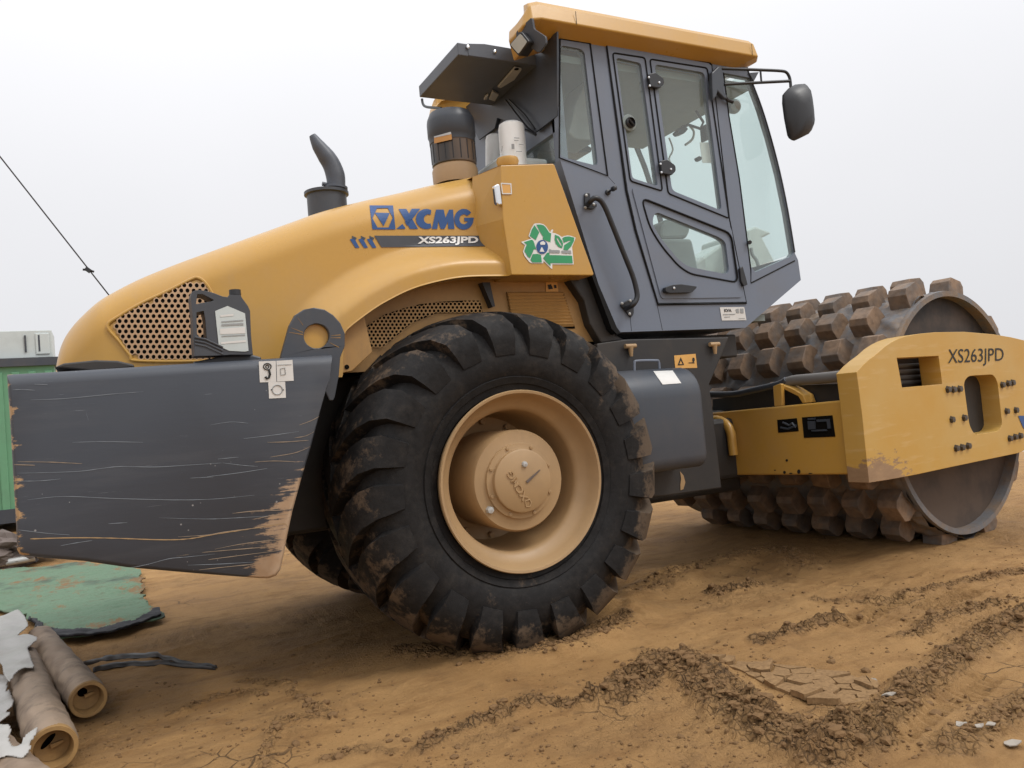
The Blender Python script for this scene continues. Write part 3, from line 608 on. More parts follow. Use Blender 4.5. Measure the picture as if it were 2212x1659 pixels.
# ---- exhaust
ex = U(706, 430, Y=-.18)
g = G(); c0 = ex.copy(); c0.z -= .06
g.lathe([(.105, -.05), (.105, .075), (.118, .08), (.118, .095), (.05, .10)], c0, (0, 0, 1), 40); g.make('exhaust_base', 'charcoal', roller, smooth=True)
pp = smoothp([U(x, y, Y=-.18) for x, y in pts(zH, [(2112, 395), (2112, 340), (2105, 290), (2080, 225), (2040, 165), (2000, 110), (1962, 45)])], 4); n = len(pp)
g = G(); g.tube(pp, [interp(i/n, [0, .3, .6, .8, 1], [.048, .052, .047, .036, .013]) for i in range(n)], 20); g.tube([pp[1], pp[2]], .062, 20)
e1_ = U(*zH(2025, 350), Y=-.18); g.tube([pp[2], e1_], .012, 8); g.make('exhaust_pipe', 'charcoal2', roller, smooth=True)
# ---- air cleaner
AY = -.38
def ucol(l, y): return [U(*zB(a, b), Y=y) for a, b in l]
ab = U(*zB(548, 1345), Y=AY); at2 = U(*zB(505, 880), Y=AY); axv = (at2-ab).normalized(); Lh = (at2-ab).length; rad = .124
g = G(); g.lathe([(rad*1.02, -.06), (rad*1.03, .02), (rad*.95, .045)], ab, axv, 40); g.make('air_cleaner_base', 'wheel_yellow', roller, smooth=True)
g = G(); g.lathe([(rad*.93, .04), (rad, .05), (rad*1.0, Lh*.50), (rad*1.03, Lh*.51)], ab, axv, 48, cap1=True); g.make('dust_bowl', 'bowl', roller, smooth=True)
g = G()
for q in range(18):
    a_ = q*2*math.pi/18; o_ = axv.orthogonal().normalized(); b_ = axv.cross(o_); dr = o_*math.cos(a_)+b_*math.sin(a_); g.tube([ab+dr*rad*1.0+axv*.06, ab+dr*rad*1.005+axv*Lh*.48], .003, 5)
g.make('bowl_rib', 'black_plastic', roller)
g = G(); g.lathe([(rad*1.03, Lh*.5), (rad*1.04, Lh*.60), (rad*1.08, Lh*.62), (rad*1.08, Lh*.84), (rad*1.05, Lh*.9), (rad*.92, Lh*1.0), (rad*.3, Lh*1.04), (.001, Lh*1.04)], ab, axv, 48); cap = g.make('air_cleaner_cap', 'charcoal', roller, smooth=True)
# orange label curved on the cap
def oncyl(p, rr=rad*1.09):
    d_ = rayd(*p); oc = CAM-ab; dp = d_-axv*d_.dot(axv); op = oc-axv*oc.dot(axv); A_ = dp.dot(dp); B_ = 2*dp.dot(op); C_ = op.dot(op)-rr*rr; D_ = max(0, B_*B_-4*A_*C_); return CAM+d_*((-B_-math.sqrt(D_))/(2*A_))
grid_decal('orange_label', pts(zB, [(384, 1055), (518, 1028), (522, 1070), (386, 1102)]), oncyl, 'orange', cap)
grid_decal('silver_label', pts(zB, [(384, 1048), (512, 1012), (518, 1030), (385, 1058)]), lambda p: oncyl(p, rad*1.1), 'steel', cap)
# ---- filters (pale canisters) behind the hood
for a, b, wpx, yy, lb in (((975, 945), (1000, 1300), 88, -.55, 'taller canister in front'), ((850, 1040), (850, 1310), 62, -.25, None)):
    t_, b_ = U(*zB(*a), Y=yy), U(*zB(*b), Y=yy); r_ = (U(*zB(a[0]+wpx, a[1]), Y=yy)-t_).length; ax_ = (t_-b_); h_ = ax_.length; ax_ = ax_.normalized()
    g = G(); g.lathe([(r_, -.1), (r_, h_*.86), (r_*.93, h_*.95), (r_*.7, h_*.995), (.001, h_)], b_, ax_, 40); f_ = g.make('oil_filter', 'white', roller, smooth=True)
    if lb:
        f_['label'] = lb
        decal('print', [pts(zB, q) for q in ([(998, 1055), (1040, 1058), (1040, 1064), (1000, 1062)], [(1000, 1075), (1034, 1078), (1034, 1083), (1000, 1081)], [(978, 1105), (1000, 1105), (1002, 1145), (980, 1145)], [(1015, 1160), (1060, 1162), (1060, 1167), (1015, 1165)], [(905, 1120), (912, 1120), (908, 1165), (900, 1160)], [(1035, 1105), (1072, 1110), (1072, 1115), (1035, 1110)])], onY(yy-r_-.012), 'inkgrey', f_, off=Z0)
g = G(); p0, p1 = U(*zB(740, 1290), Y=-.45), U(*zB(1100, 1260), Y=-.45); g.box((p0+p1)/2+Vector((.05, .15, -.06)), ((p1-p0).length/2, .3, .07)); g.make('engine_cover', 'pale_grey', roller, bev=.02)
# ---- yellow side cover beside the cab
CY = -.90
cv = [U(*zA(*p), Y=CY) for p in [(1385, 285), (1790, 272), (1803, 285), (2104, 1120), (2098, 1132), (1472, 1128), (1405, 700)]]
g = G(); cvb = [p+Vector((-.0, .28, 0)) for p in cv]
g.prism(cv, (0, .35, 0)); cover = g.make('side_cover', 'yellow', roller, bev=.008)
lf = [U(*zA(*p), Y=CY+.004) for p in [(1385, 285), (1405, 700), (1472, 1128)]]; lb_ = [U(*zA(*p), Y=CY+.17) for p in [(1262, 338), (1335, 700), (1400, 1000)]]
lb_ = [Vector((lf[0].x-.075, -.72, lf[0].z-.012)), Vector((lf[1].x-.09, -.72, lf[1].z)), Vector((lf[2].x-.03, -.80, lf[2].z))]
g = G(); g.add(lf+lb_, [(0, 1, 4, 3), (1, 2, 5, 4)]); g.add([cv[0], cv[1], cv[1]+Vector((0, .3, .02)), lb_[0]+Vector((0, .2, .02)), lb_[0]], [(0, 1, 2, 3, 4)]); g.make('cover_return', 'yellow', cover)
capc = U(*zA(1440, 262), Y=-.74); g = G(); g.lathe([(.05, -.03), (.06, 0), (.055, .018), (.03, .026), (.001, .028)], capc, (0, 0, 1), 28); g.make('filler_cap', 'yellow', roller, smooth=True)
lt = [U(*zA(*p), Y=CY+.02) for p in [(1318, 455), (1345, 440), (1362, 448), (1380, 600), (1352, 606), (1338, 590)]]
g = G(); g.prism(lt, (0, -.03, 0)); la = g.make('cover_latch', 'chrome', roller, bev=.006)
g = G(); g.prism([U(*zA(*p), Y=CY-.014) for p in [(1325, 470), (1336, 470), (1348, 585), (1338, 585)]], (0, -.004, 0)); g.make('latch_slot', 'black_plastic', la)
sc_ = onY(CY-.003)
decal('service_sticker', [A([(1388, 420), (1470, 425), (1475, 508), (1398, 508)])], sc_, 'amber', cover, off=Z0)
decal('sticker_border', [[A([(1388, 420), (1470, 425), (1475, 508), (1398, 508)]), A([(1396, 430), (1462, 434), (1466, 500), (1405, 500)])]], onY(CY-.0045), 'sticker', cover, off=Z0)
Rr = lambda l: pts(zR, l)
outl = [(255, 660), (330, 640), (520, 575), (450, 505), (520, 300), (600, 170), (640, 158), (760, 155), (860, 180), (930, 240), (1040, 400), (1060, 350), (1105, 315), (1128, 345), (1100, 410), (1190, 430), (1290, 480), (1360, 530), (1430, 500), (1520, 485), (1620, 500), (1735, 545), (1725, 590), (1640, 800), (1660, 1000), (1685, 1278), (1100, 1275), (1098, 1405), (1060, 1380), (860, 1185), (850, 1245), (540, 1245), (470, 1210), (340, 1040), (300, 930), (355, 750), (260, 680)]
rec = decal('recycling_decal', [Rr(outl)], onY(CY-.003), 'white_vinyl', cover, off=Z0)
greens = [[(615, 205), (745, 400), (650, 615), (590, 570), (485, 500), (540, 330)], [(665, 190), (780, 188), (860, 210), (910, 250), (1020, 410), (1070, 430), (1050, 670), (940, 630), (840, 590), (850, 520), (760, 380)],
          [(325, 668), (540, 600), (590, 640), (660, 870), (600, 860), (560, 960), (490, 1110), (430, 1060), (340, 910), (380, 790), (408, 740)], [(570, 995), (690, 990), (790, 1015), (818, 1220), (560, 1222), (505, 1150)],
          [(850, 1105), (960, 960), (1020, 950), (1025, 1020), (1640, 1038), (1660, 1245), (1050, 1240), (1055, 1325), (940, 1215)]]
decal('green_arrow', [Rr(q) for q in greens], onY(CY-.005), 'green', cover, off=Z0)
decal('green_leaf', [[Rr([(1175, 460), (1290, 520), (1370, 640), (1395, 720), (1370, 835), (1270, 800), (1190, 700), (1165, 590)]), Rr([(1222, 545), (1250, 560), (1345, 720), (1370, 810), (1300, 720), (1225, 590)])], Rr([(1375, 560), (1450, 520), (1560, 512), (1700, 545), (1690, 640), (1620, 780), (1520, 890), (1405, 880), (1425, 750), (1600, 640), (1590, 622), (1530, 640), (1415, 690)])], onY(CY-.005), 'green', cover, off=Z0)
decal('globe', [Rr(arc(825, 800, 160, 192, 0, 355, 28))], onY(CY-.006), 'blue', cover, off=Z0)
decal('globe_land', [Rr([(765, 690), (800, 655), (860, 640), (910, 690), (900, 740), (780, 740)]), Rr([(800, 810), (830, 815), (885, 935), (755, 930)])], onY(CY-.0075), 'white_vinyl', cover, off=Z0)
decal('print_band', [Rr([(1015, 850), (1090, 885), (1300, 890), (1310, 965), (1020, 960)]), Rr([(1350, 900), (1610, 895), (1625, 985), (1360, 970)])], onY(CY-.006), 'inkgrey', cover, off=Z0)
# ---- inner engine side panel, louvres, screen
IY = -.70
ip = [(apx[0]-.1, 1.36), (.30, 1.36), (.35, 1.2), (.80, 1.2), (.72, 1.5), (.60, 1.92), (-.05, 1.92), (-.45, 1.9), (apx[0]-.1, 1.7)]
g = G(); g.prism([Vector((a, IY, b)) for a, b in ip], (0, .03, 0)); inn = g.make('engine_side_panel', 'yellow_dirty_shaded', roller)
g = G()
for i in range(11):
    y = 1275+i*24; a, b = U(*zA(1440+i*4, y), Y=IY-.012), U(*zA(1865+i*8, y), Y=IY-.012); g.box((a+b)/2, ((b-a).length/2, .008, .009), Matrix.Rotation(R(30), 3, 'X'))
g.make('louvre', 'yellow_dirty_shaded', inn)
decal('louvre_opening', [A([(1430, 1262), (1870, 1262), (1960, 1540), (1480, 1540)])], onY(IY-.004), 'hole', inn, off=Z0)
scp = A([(300, 1600), (330, 1545), (400, 1490), (500, 1430), (640, 1385), (760, 1355), (900, 1335), (1100, 1325), (1230, 1325), (1250, 1420), (900, 1420), (700, 1500), (560, 1620), (480, 1680), (360, 1680)])
decal('screen_backing', [scp], onY(IY-.006), 'hole', inn, off=Z0); perforated('engine_screen', scp, onY(IY-.02), 9., 2.9, 'yellow_dirty_shaded', inn)
g = G(); g.prism([U(*zA(*p), Y=-.76) for p in [(1245, 1185), (1305, 1185), (1345, 1370), (1325, 1375)]], (0, .05, 0)); g.make('support_strut', 'dark', roller)
decal('panel_sticker', [A([(1735, 1185), (1822, 1185), (1832, 1262), (1735, 1262)])], onY(IY-.005), 'amber', inn, off=Z0)
decal('sticker_mark', [A([(1748, 1205), (1775, 1200), (1790, 1235), (1755, 1240)]), A([(1795, 1205), (1815, 1205), (1818, 1230), (1800, 1230)])], onY(IY-.0065), 'ink', inn, off=Z0)
# brown lower fender bracket behind the lifting plate
g = G(); g.prism([U(*zG(*p), Y=-.80) for p in [(150, 180), (245, 240), (345, 150), (395, 370), (275, 480), (190, 495), (150, 495)]], (0, .04, 0)); fb = g.make('fender_bracket', 'yellow_dirty_shaded', roller, bev=.004)
g = G(); c_ = U(*zG(247, 455), Y=-.803); g.lathe([(.011, 0), (.001, -.001)], c_, (0, 1, 0), 14); g.make('bolt_hole', 'hole', fb)
# ---- counterweight (rear side block)
cwp = smoothp([Vector((*p, 0)) for p in pts(zI, [(36, 236), (500, 210), (1100, 172), (1600, 142), (2096, 112)])], 3)
cwl = [(p.x, p.y) for p in cwp]+pts(zI, [(2088, 200), (2066, 310), (2015, 490), (1968, 680), (1905, 900), (1850, 1100), (1818, 1250), (1790, 1400), (1772, 1478), (1745, 1515), (1700, 1532), (1640, 1530), (1200, 1497), (800, 1462), (520, 1422), (300, 1405), (160, 1392), (118, 1380), (100, 1350), (95, 1200), (75, 860), (58, 560), (42, 320)])
CWY = -1.10; cw3 = [U(*p, Y=CWY) for p in cwl]; g = G()
cen = Vector((sum(p.x for p in cw3)/len(cw3), CWY, sum(p.z for p in cw3)/len(cw3)))
rings = []
for yo, ins in ((.0, .045), (.004, .028), (.014, .013), (.03, .003), (.05, 0), (2.15, 0), (2.2, .045)):
    rg = []
    for p in cw3:
        q = p.copy(); q.y = CWY+yo; dz = q.z-cen.z; dx = q.x-cen.x
        if p.z > 1.33: q.z -= ins*1.0
        else: q.z -= math.copysign(min(ins*.35, abs(dz)*.2), dz)
        q.x -= math.copysign(ins*.3, dx); rg.append(q)
    rings.append(rg)
n = len(cw3); vv = [q for rg in rings for q in rg]; ff = [(i*n+j, i*n+(j+1) % n, (i+1)*n+(j+1) % n, (i+1)*n+j) for i in range(len(rings)-1) for j in range(n)]+[tuple(range(n)), tuple(reversed(range((len(rings)-1)*n, len(rings)*n)))]
g.add(vv, ff); cwt = g.make('counterweight', 'scratched', roller, smooth=True)
I_ = lambda l: pts(zI, l)
sI = onY(CWY-.002)
decal('hook_sticker', [I_([(1626, 160), (1733, 156), (1737, 288), (1633, 292)])], onY(CWY-.002), 'sticker', cwt, off=Z0)
decal('guide_sticker', [I_([(1737, 156), (1838, 150), (1846, 281), (1741, 287)])], onY(CWY-.002), 'sticker', cwt, off=Z0)
decal('tie_down_sticker', [I_([(1686, 290), (1792, 287), (1797, 388), (1691, 393)])], onY(CWY-.002), 'sticker', cwt, off=Z0)
hk = I_(arc(1685, 252, 19, 18, 20, -200, 14)[:: 1])
g = G(); g.tube([U(*p, Y=CWY-.004) for p in I_([(1690, 215), (1697, 240), (1690, 262), (1676, 268), (1668, 255)])], .0045, 6); g.tube([U(*p, Y=CWY-.004) for p in I_(arc(1680, 192, 24, 20, 0, 340, 14))], .0022, 5, closed=True); g.tube([U(*p, Y=CWY-.004) for p in I_(arc(1680, 192, 10, 10, 0, 340, 10))], .0018, 5, closed=True); g.make('hook_mark', 'ink', cwt)
g = G(); g.tube([U(*p, Y=CWY-.004) for p in I_(arc(1743, 338, 32, 30, 0, 340, 18))], .0018, 5, closed=True); g.make('ring_mark', 'inkgrey', cwt)
decal('arrow_mark', [I_([(1700, 338), (1714, 328), (1714, 348)]), I_([(1786, 338), (1772, 328), (1772, 348)])], onY(CWY-.004), 'ink', cwt, off=Z0)
g = G(); g.tube([U(*p, Y=CWY-.004) for p in I_([(1762, 205), (1790, 200), (1795, 240), (1765, 245)])], .0014, 5, closed=True); g.tube([U(*p, Y=CWY-.004) for p in I_([(1745, 182), (1832, 178)])], .001, 5); g.make('guide_mark', 'inkgrey', cwt)
# long bare scratch along the lower part
sp = smoothp([U(*p, Y=CWY-.0012) for p in I_([(190, 1275), (450, 1268), (700, 1270), (1000, 1280), (1180, 1275), (1350, 1245), (1550, 1215), (1740, 1185), (1790, 1180), (1808, 1200)])], 6); g = G()
for i in range(len(sp)-1):
    w0, w1 = (.0010+.0014*abs(math.sin(i*1.7))), (.0010+.0014*abs(math.sin((i+1)*1.7))); g.add([sp[i]+Vector((0, 0, w0)), sp[i+1]+Vector((0, 0, w1)), sp[i+1]-Vector((0, 0, w1)), sp[i]-Vector((0, 0, w0))], [(0, 1, 2, 3)])
g.make('paint_scratch', 'oldscratch', cwt)
def strokes(name, lines, mat, wmax, z, surf_y, par):
    for L in lines:
        sp = smoothp([U(*p, Y=surf_y) for p in z(L)], 5); n = len(sp); g = G(); rr = random.Random(int(L[0][0]*7+L[0][1]))
        wd = [wmax*math.sin(math.pi*(i+.5)/n)**.5*rr.uniform(.45, 1) for i in range(n)]
        for i in range(n-1): g.add([sp[i]+Vector((0, 0, wd[i])), sp[i+1]+Vector((0, 0, wd[i+1])), sp[i+1]-Vector((0, 0, wd[i+1])), sp[i]-Vector((0, 0, wd[i]))], [(0, 1, 2, 3)])
        g.make(name, mat, par)
strokes('scratch', [[(80, 338), (150, 337), (220, 341)], [(215, 303), (260, 304), (300, 305)], [(110, 862), (300, 858), (500, 850), (640, 832), (760, 820), (980, 823), (1200, 810), (1400, 797)], [(1400, 797), (1520, 812), (1620, 820)], [(100, 912), (250, 910), (380, 898)], [(170, 1030), (400, 1008), (700, 1020), (1100, 1030), (1350, 1024), (1600, 1000)], [(455, 668), (650, 664), (900, 668)], [(1195, 893), (1340, 886)], [(1300, 885), (1500, 860), (1680, 832)], [(1320, 560), (1450, 540), (1560, 548)], [(1530, 645), (1700, 625), (1880, 600)], [(820, 1455), (920, 1437), (1060, 1400), (1180, 1388), (1350, 1370)], [(115, 1218), (300, 1240), (440, 1250)], [(1000, 1142), (1300, 1150), (1500, 1142), (1700, 1130)], [(380, 1318), (480, 1300), (580, 1285)], [(1370, 773), (1500, 761)], [(190, 402), (420, 392), (700, 365), (900, 350)], [(1180, 1440), (1400, 1432), (1600, 1420)], [(680, 1180), (800, 1172)], [(1100, 235), (1104, 280), (1108, 320)], [(540, 480), (556, 530)]], 'scuff', .0014, I_, CWY-.0012, cwt)
strokes('bare_scratch', [[(90, 808), (220, 812)], [(110, 790), (300, 792), (400, 796), (515, 802)], [(1460, 1115), (1600, 1100), (1790, 1095)], [(1350, 1340), (1500, 1310), (1650, 1290), (1790, 1280)], [(1270, 1360), (1500, 1340), (1750, 1320)], [(1310, 1405), (1500, 1380), (1740, 1350)], [(1250, 1470), (1450, 1448), (1640, 1430)], [(1120, 1262), (1300, 1250), (1450, 1225), (1640, 1205)], [(1600, 1150), (1700, 1130), (1810, 1120)], [(1680, 668), (1800, 665), (1940, 655)], [(1600, 792), (1720, 785), (1860, 790)], [(1700, 760), (1850, 735), (1940, 700)], [(1880, 560), (1960, 530), (2005, 505)], [(1850, 640), (1920, 628), (1975, 600)]], 'bare', .0017, I_, CWY-.0016, cwt)
# lifting plate with round eye
LY = -1.02
Hh = lambda l: pts(zH, l)
lp = [U(*p, Y=LY) for p in Hh([(1765, 1440), (1795, 1330), (1820, 1240), (1855, 1175), (1910, 1140), (1975, 1128), (2040, 1140), (2095, 1175), (2140, 1225), (2168, 1290), (2168, 1370), (2140, 1440), (2130, 1560), (2105, 1690), (2095, 1712), (2070, 1712), (2040, 1650), (1800, 1650)])]
eye = [U(*p, Y=LY) for p in Hh(arc(1990, 1307, 80, 77, 0, 350, 30))]
g = G(); g.plate(lp, [eye], (0, .035, 0)); lift = g.make('lifting_plate', 'charcoal', roller, bev=.004)
lc_ = U(*zH(1990, 1307), Y=LY+.03); g = G(); g.lathe([(.0, -.006), (.075, -.006), (.082, .03)], lc_, (0, 1, 0), 32); g.make('lifting_pin', 'yellow', lift, smooth=True)
g = G()
for a, b in (((1815, 1283), (1905, 1298)), ((1830, 1255), (1905, 1285)), ((2080, 1305), (2140, 1300)), ((2078, 1318), (2140, 1318)), ((2070, 1348), (2130, 1378)), ((1870, 1190), (1905, 1240))):
    pa, pb = U(*zH(*a), Y=LY-.001), U(*zH(*b), Y=LY-.001); q = Vector((0, 0, .0022)); g.add([pa+q*.3, pb+q, pb-q, pa-q*.3], [(0, 1, 2, 3)])
g.make('paint_scratch', 'card', lift)
# dark tray under the nose
g = G(); g.prism([U(*zH(*p), Y=-.98) for p in [(338, 1505), (400, 1478), (600, 1458), (740, 1462), (840, 1485), (850, 1505), (600, 1530)]], (0, .9, 0)); g.make('rear_cowl', 'dark', roller, bev=.01)
g = G(); g.prism([U(*zH(*p), Y=-.99) for p in [(1215, 1470), (1400, 1432), (1590, 1425), (1645, 1440), (1640, 1470), (1215, 1490)]], (0, .16, 0)); g.make('step_ledge', 'charcoal', roller, bev=.008)
# ---- chassis core
g = G(); g.box((-.45, 0, .98), (1.25, .40, .38)); g.box((.9, 0, 1.0), (.75, .45, .40)); g.box((0, 0, .80), (.14, .62, .14)); g.make('rear_chassis', 'dark', roller, bev=.02)
g = G(); g.box((1.15, 0, 1.40), (.62, .70, .07)); g.prism([U(*p, Y=-.765) for p in [(1226, 597), (1284, 595), (1330, 722), (1352, 735), (1300, 742), (1275, 700), (1262, 650)]], (0, .5, 0)); g.make('cab_support', 'dark', roller, bev=.01)
for x, y in ((665, 1200), (1310, 1185)):
    p = U(*zD(x, y), Y=-.82); g = G(); g.tube([p+Vector((-.035, 0, .012)), p+Vector((.035, 0, .012))], .013, 10); g.tube([p+Vector((0, 0, .01)), p+Vector((0, 0, -.045))], [.017, .009], 10); g.make('mount_bolt', 'wheel_yellow', roller, smooth=True)
PY = -.80
g = G(); g.prism([U(*p, Y=PY) for p in [(1290, 742), (1352, 733), (1575, 728), (1558, 770), (1533, 829), (1534, 846), (1541, 894), (1559, 1054), (1430, 1072), (1345, 1075), (1290, 1060)]], (0, .04, 0)); spl = g.make('side_plate', 'dark', roller, bev=.006)
decal('warning_sticker', [pts(zF, [(1124, 445), (1310, 430), (1324, 552), (1134, 556)])], onY(PY-.002), 'amber', spl, off=Z0)
F_ = lambda l: pts(zF, l)
decal('sticker_mark', [[F_([(1155, 530), (1182, 458), (1212, 526)]), F_([(1170, 520), (1183, 485), (1200, 518)])], F_(arc(1292, 482, 11, 20, 0, 340, 12)), F_([(1250, 505), (1300, 503), (1302, 512), (1250, 512)])], onY(PY-.004), 'ink', spl, off=Z0)
decal('paint_chip', [F_([(1175, 1445), (1205, 1480), (1222, 1540), (1205, 1600), (1180, 1610), (1178, 1560), (1185, 1510)])], onY(PY-.003), 'wheel_yellow', spl, off=Z0)
# ---- tank
tx0, tx1 = U(1352, 850, Y=-1.06).x-.05, U(1515, 860, Y=-1.06).x
zt_ = U(1440, 795, Y=-.95).z; zb_ = U(1440, 1016, Y=-1.0).z
prof = []
for i in range(9): t = i/8*math.pi/2; prof.append((-.92-.16*math.sin(t), zt_-.16+.16*math.cos(t)))
for i in range(7): t = i/6*math.pi/2; prof.append((-1.02-.06*math.cos(t), zb_+.07-.07*math.sin(t)))
prof += [(-.78, zb_), (-.78, zt_)]
g = G(); n = len(prof); st = [(tx0, 0), (tx0+.015, .02*0), (tx1-.03, 0), (tx1-.012, .012), (tx1, .035)]; vv = []
cyp, czp = -.9, (zt_+zb_)/2
for x, ins in st:
    for y, z in prof: vv.append((x, cyp+(y-cyp)*(1-ins*3), czp+(z-czp)*(1-ins*1.2)))
g.add(vv, [(i*n+j, i*n+(j+1) % n, (i+1)*n+(j+1) % n, (i+1)*n+j) for i in range(len(st)-1) for j in range(n)]+[tuple(range(n)), tuple(reversed(range((len(st)-1)*n, len(st)*n)))])
tank = g.make('fuel_tank', 'charcoal', roller, smooth=True)
tb = BVHTree.FromPolygons(g.v, [f for f in g.f])
def ontank(p):
    loc, nor, i, d_ = tb.ray_cast(CAM, rayd(*p)); 
    if loc is None: return U(*p, Y=-1.08)
    return loc-rayd(*p)*.004
grid_decal('paper_label', F_([(945, 580), (1112, 574), (1187, 684), (1025, 696)]), ontank, 'sticker', tank, 6, 6)
hp = [U(*zF(*p), Y=-.93) for p in [(782, 575), (782, 510), (800, 492), (965, 488), (990, 500), (998, 560)]]
g = G(); g.tube(smoothp(hp, 3), .007, 8); g.make('tank_handle', 'grey', tank, smooth=True)

# ================================================================== CAB
KY = -.80; KF = .42; KM = (KY+KF)/2; KH = (KF-KY)/2-.045
cab_out = [(1200, 74), (1210, 345), (1325, 718), (1610, 708), (1730, 605), (1724, 562), (1718, 549)]
wsc = [zC(*p) for p in [(1925, 1570), (1872, 1250), (1812, 960), (1742, 690), (1672, 460), (1608, 290), (1575, 200), (1560, 150)]]
co3 = [U(*p, Y=KY) for p in cab_out]+[U(*p, Y=KY) for p in wsc]; topz = 3.13
co3.append(Vector((U(1560, 120, Y=KY).x, KY, topz))); co3.insert(0, Vector((co3[0].x, KY, topz)))
def H3(l): return [U(*p, Y=KY) for p in l]
hRQ = round_poly(H3(pts(zB, [(1354, 345), (1510, 375), (1540, 400), (1645, 1275), (1354, 1203)])), .03)
dRP = round_poly(H3(pts(zC, [(548, 78), (738, 120), (868, 1064), (672, 1002)])), .02)
dFP = round_poly(H3(pts(zC, [(843, 128), (1225, 192), (1360, 1252), (978, 1097)])), .03)
dLW = round_poly(H3(pts(zD, [(848, 152), (1335, 348), (1388, 385), (1420, 638), (1100, 575), (1020, 515), (880, 345), (822, 240)])), .05)
fqp = pts(zC, [(1378, 190), (1582, 228), (1606, 300), (1668, 465), (1738, 695), (1808, 965), (1868, 1255), (1920, 1570)])+pts(zD, [(1900, 492), (1622, 616), (1592, 575)])
hFQ = H3(fqp)
door_out = H3(pts(zC, [(475, -30), (1262, 112), (1282, 130), (1418, 1310)])+pts(zD, [(1550, 855), (872, 866), (700, 300), (628, -10)]))
def shrink(P, d):
    c_ = sum(P, Vector())/len(P); return [c_+(p-c_)*(1-d/((p-c_).length)) for p in P]
cab = bpy.data.objects.new('cab_group', None)
g = G(); g.plate(co3, [hRQ, door_out, hFQ], (0, .045, 0)); cabshell = g
far = lambda P: [Vector((p.x, KF-.045, p.z)) for p in P]
cabshell.plate(far(co3), [far(hRQ), far(dRP), far(dFP), far(dLW), far(hFQ)], (0, .045, 0))
x0 = co3[0].x; p2 = [p for p in co3]
zr = 2.62
cabshell.box(((x0+.02), KM, (zr+topz)/2), (.02, KH, (topz-zr)/2))                       # rear header
cabshell.box((x0+.02, KM, 2.30), (.02, KH, .06))                                         # rear sill
a_, b_ = U(1210, 345, Y=KY), U(1325, 718, Y=KY); cabshell.add([(a_.x, -.755, a_.z), (a_.x, KF-.045, a_.z), (b_.x, KF-.045, b_.z), (b_.x, -.755, b_.z)], [(0, 1, 2, 3)])
for s_ in (KY+.08, KF-.08): cabshell.box((x0+.02, s_, 2.5), (.02, .035, .2))
c1, c2, c3 = U(1325, 718, Y=KY), U(1610, 708, Y=KY), U(1730, 605, Y=KY); c4 = U(1718, 552, Y=KY)
for a, b in ((c1, c2), (c2, c3), (c3, c4)): cabshell.add([(a.x, -.755, a.z), (a.x, KF-.045, a.z), (b.x, KF-.045, b.z), (b.x, -.755, b.z)], [(0, 1, 2, 3)])
cabobj = cabshell.make('cab_frame', 'grey', roller)
g = G(); g.box(((x0+2.06)/2, KM, 3.02), ((2.06-x0)/2-.03, KH-.005, .02)); g.make('cab_lining', 'interior', roller)
g = G(); g.box(((x0+2.05)/2+.1, KM, 1.56), (.55, KH-.005, .02)); g.make('cab_floor', 'interior', roller)
def seal(name, P, y, r=.006, mat='rubber_seal', par=None):
    g = G(); g.tube([Vector((p.x, y, p.z)) for p in P], r, 6, closed=True); return g.make(name, mat, par or roller, smooth=True)
def pane(name, P, y, par): g = G(); g.add([Vector((p.x, y, p.z)) for p in P], [tuple(range(len(P)))]); return g.make(name, 'glass', par)
def grow(P, d): return shrink(P, -d)
rq_out = H3(pts(zB, [(1350, 300), (1582, 337), (1716, 1350), (1345, 1212)]))
seal('window_seal', rq_out, KY-.002, .005, par=cabobj); pane('rear_quarter_window', grow(hRQ, .01), KY+.01, roller); pane('rear_quarter_window', grow(hRQ, .01), KF-.02, roller)
fq_out = H3(pts(zC, [(1340, 165), (1405, 500), (1500, 1010), (1590, 1680)])+pts(zD, [(1588, 700), (1925, 535)]))
pane('front_quarter_window', hFQ, KY+.01, roller); pane('front_quarter_window', hFQ, KF-.02, roller)
for P in (dRP, dFP, dLW): pane('far_side_window', grow(P, .008), KF-.02, roller)
g = G(); g.tube(H3(pts(zD, [(1925, 528), (1588, 700)])+pts(zC, [(1588, 1700), (1500, 1000), (1420, 520), (1378, 190)])), .0045, 6); g.make('quarter_seal', 'rubber_seal', cabobj)
# rear window and windscreen
g = G(); g.add([(x0+.02, KY+.11, 2.35), (x0+.02, KF-.11, 2.35), (x0+.02, KF-.11, zr), (x0+.02, KY+.11, zr)], [(0, 1, 2, 3)]); g.make('rear_window', 'glass', roller)
g = G(); wv_ = smoothp([U(*p, Y=KY) for p in wsc], 3); n = len(wv_); vv = []
for p in wv_:
    for j in range(13):
        t = j/12*2-1; vv.append((p.x+.10*(1-t*t), KM+(KF-KM)*t, p.z))
g.add(vv, [(i*13+j, i*13+j+1, (i+1)*13+j+1, (i+1)*13+j) for i in range(n-1) for j in range(12)]); g.make('windscreen', 'glass', roller, smooth=True)
g = G(); g.tube([p+Vector((.0, 0, 0)) for p in wv_], .006, 6); g.make('windscreen_trim', 'black_plastic', roller, smooth=True)
g = G(); g.tube([Vector((p.x, KF, p.z)) for p in wv_], .012, 6); g.make('windscreen_trim', 'black_plastic', roller, smooth=True)
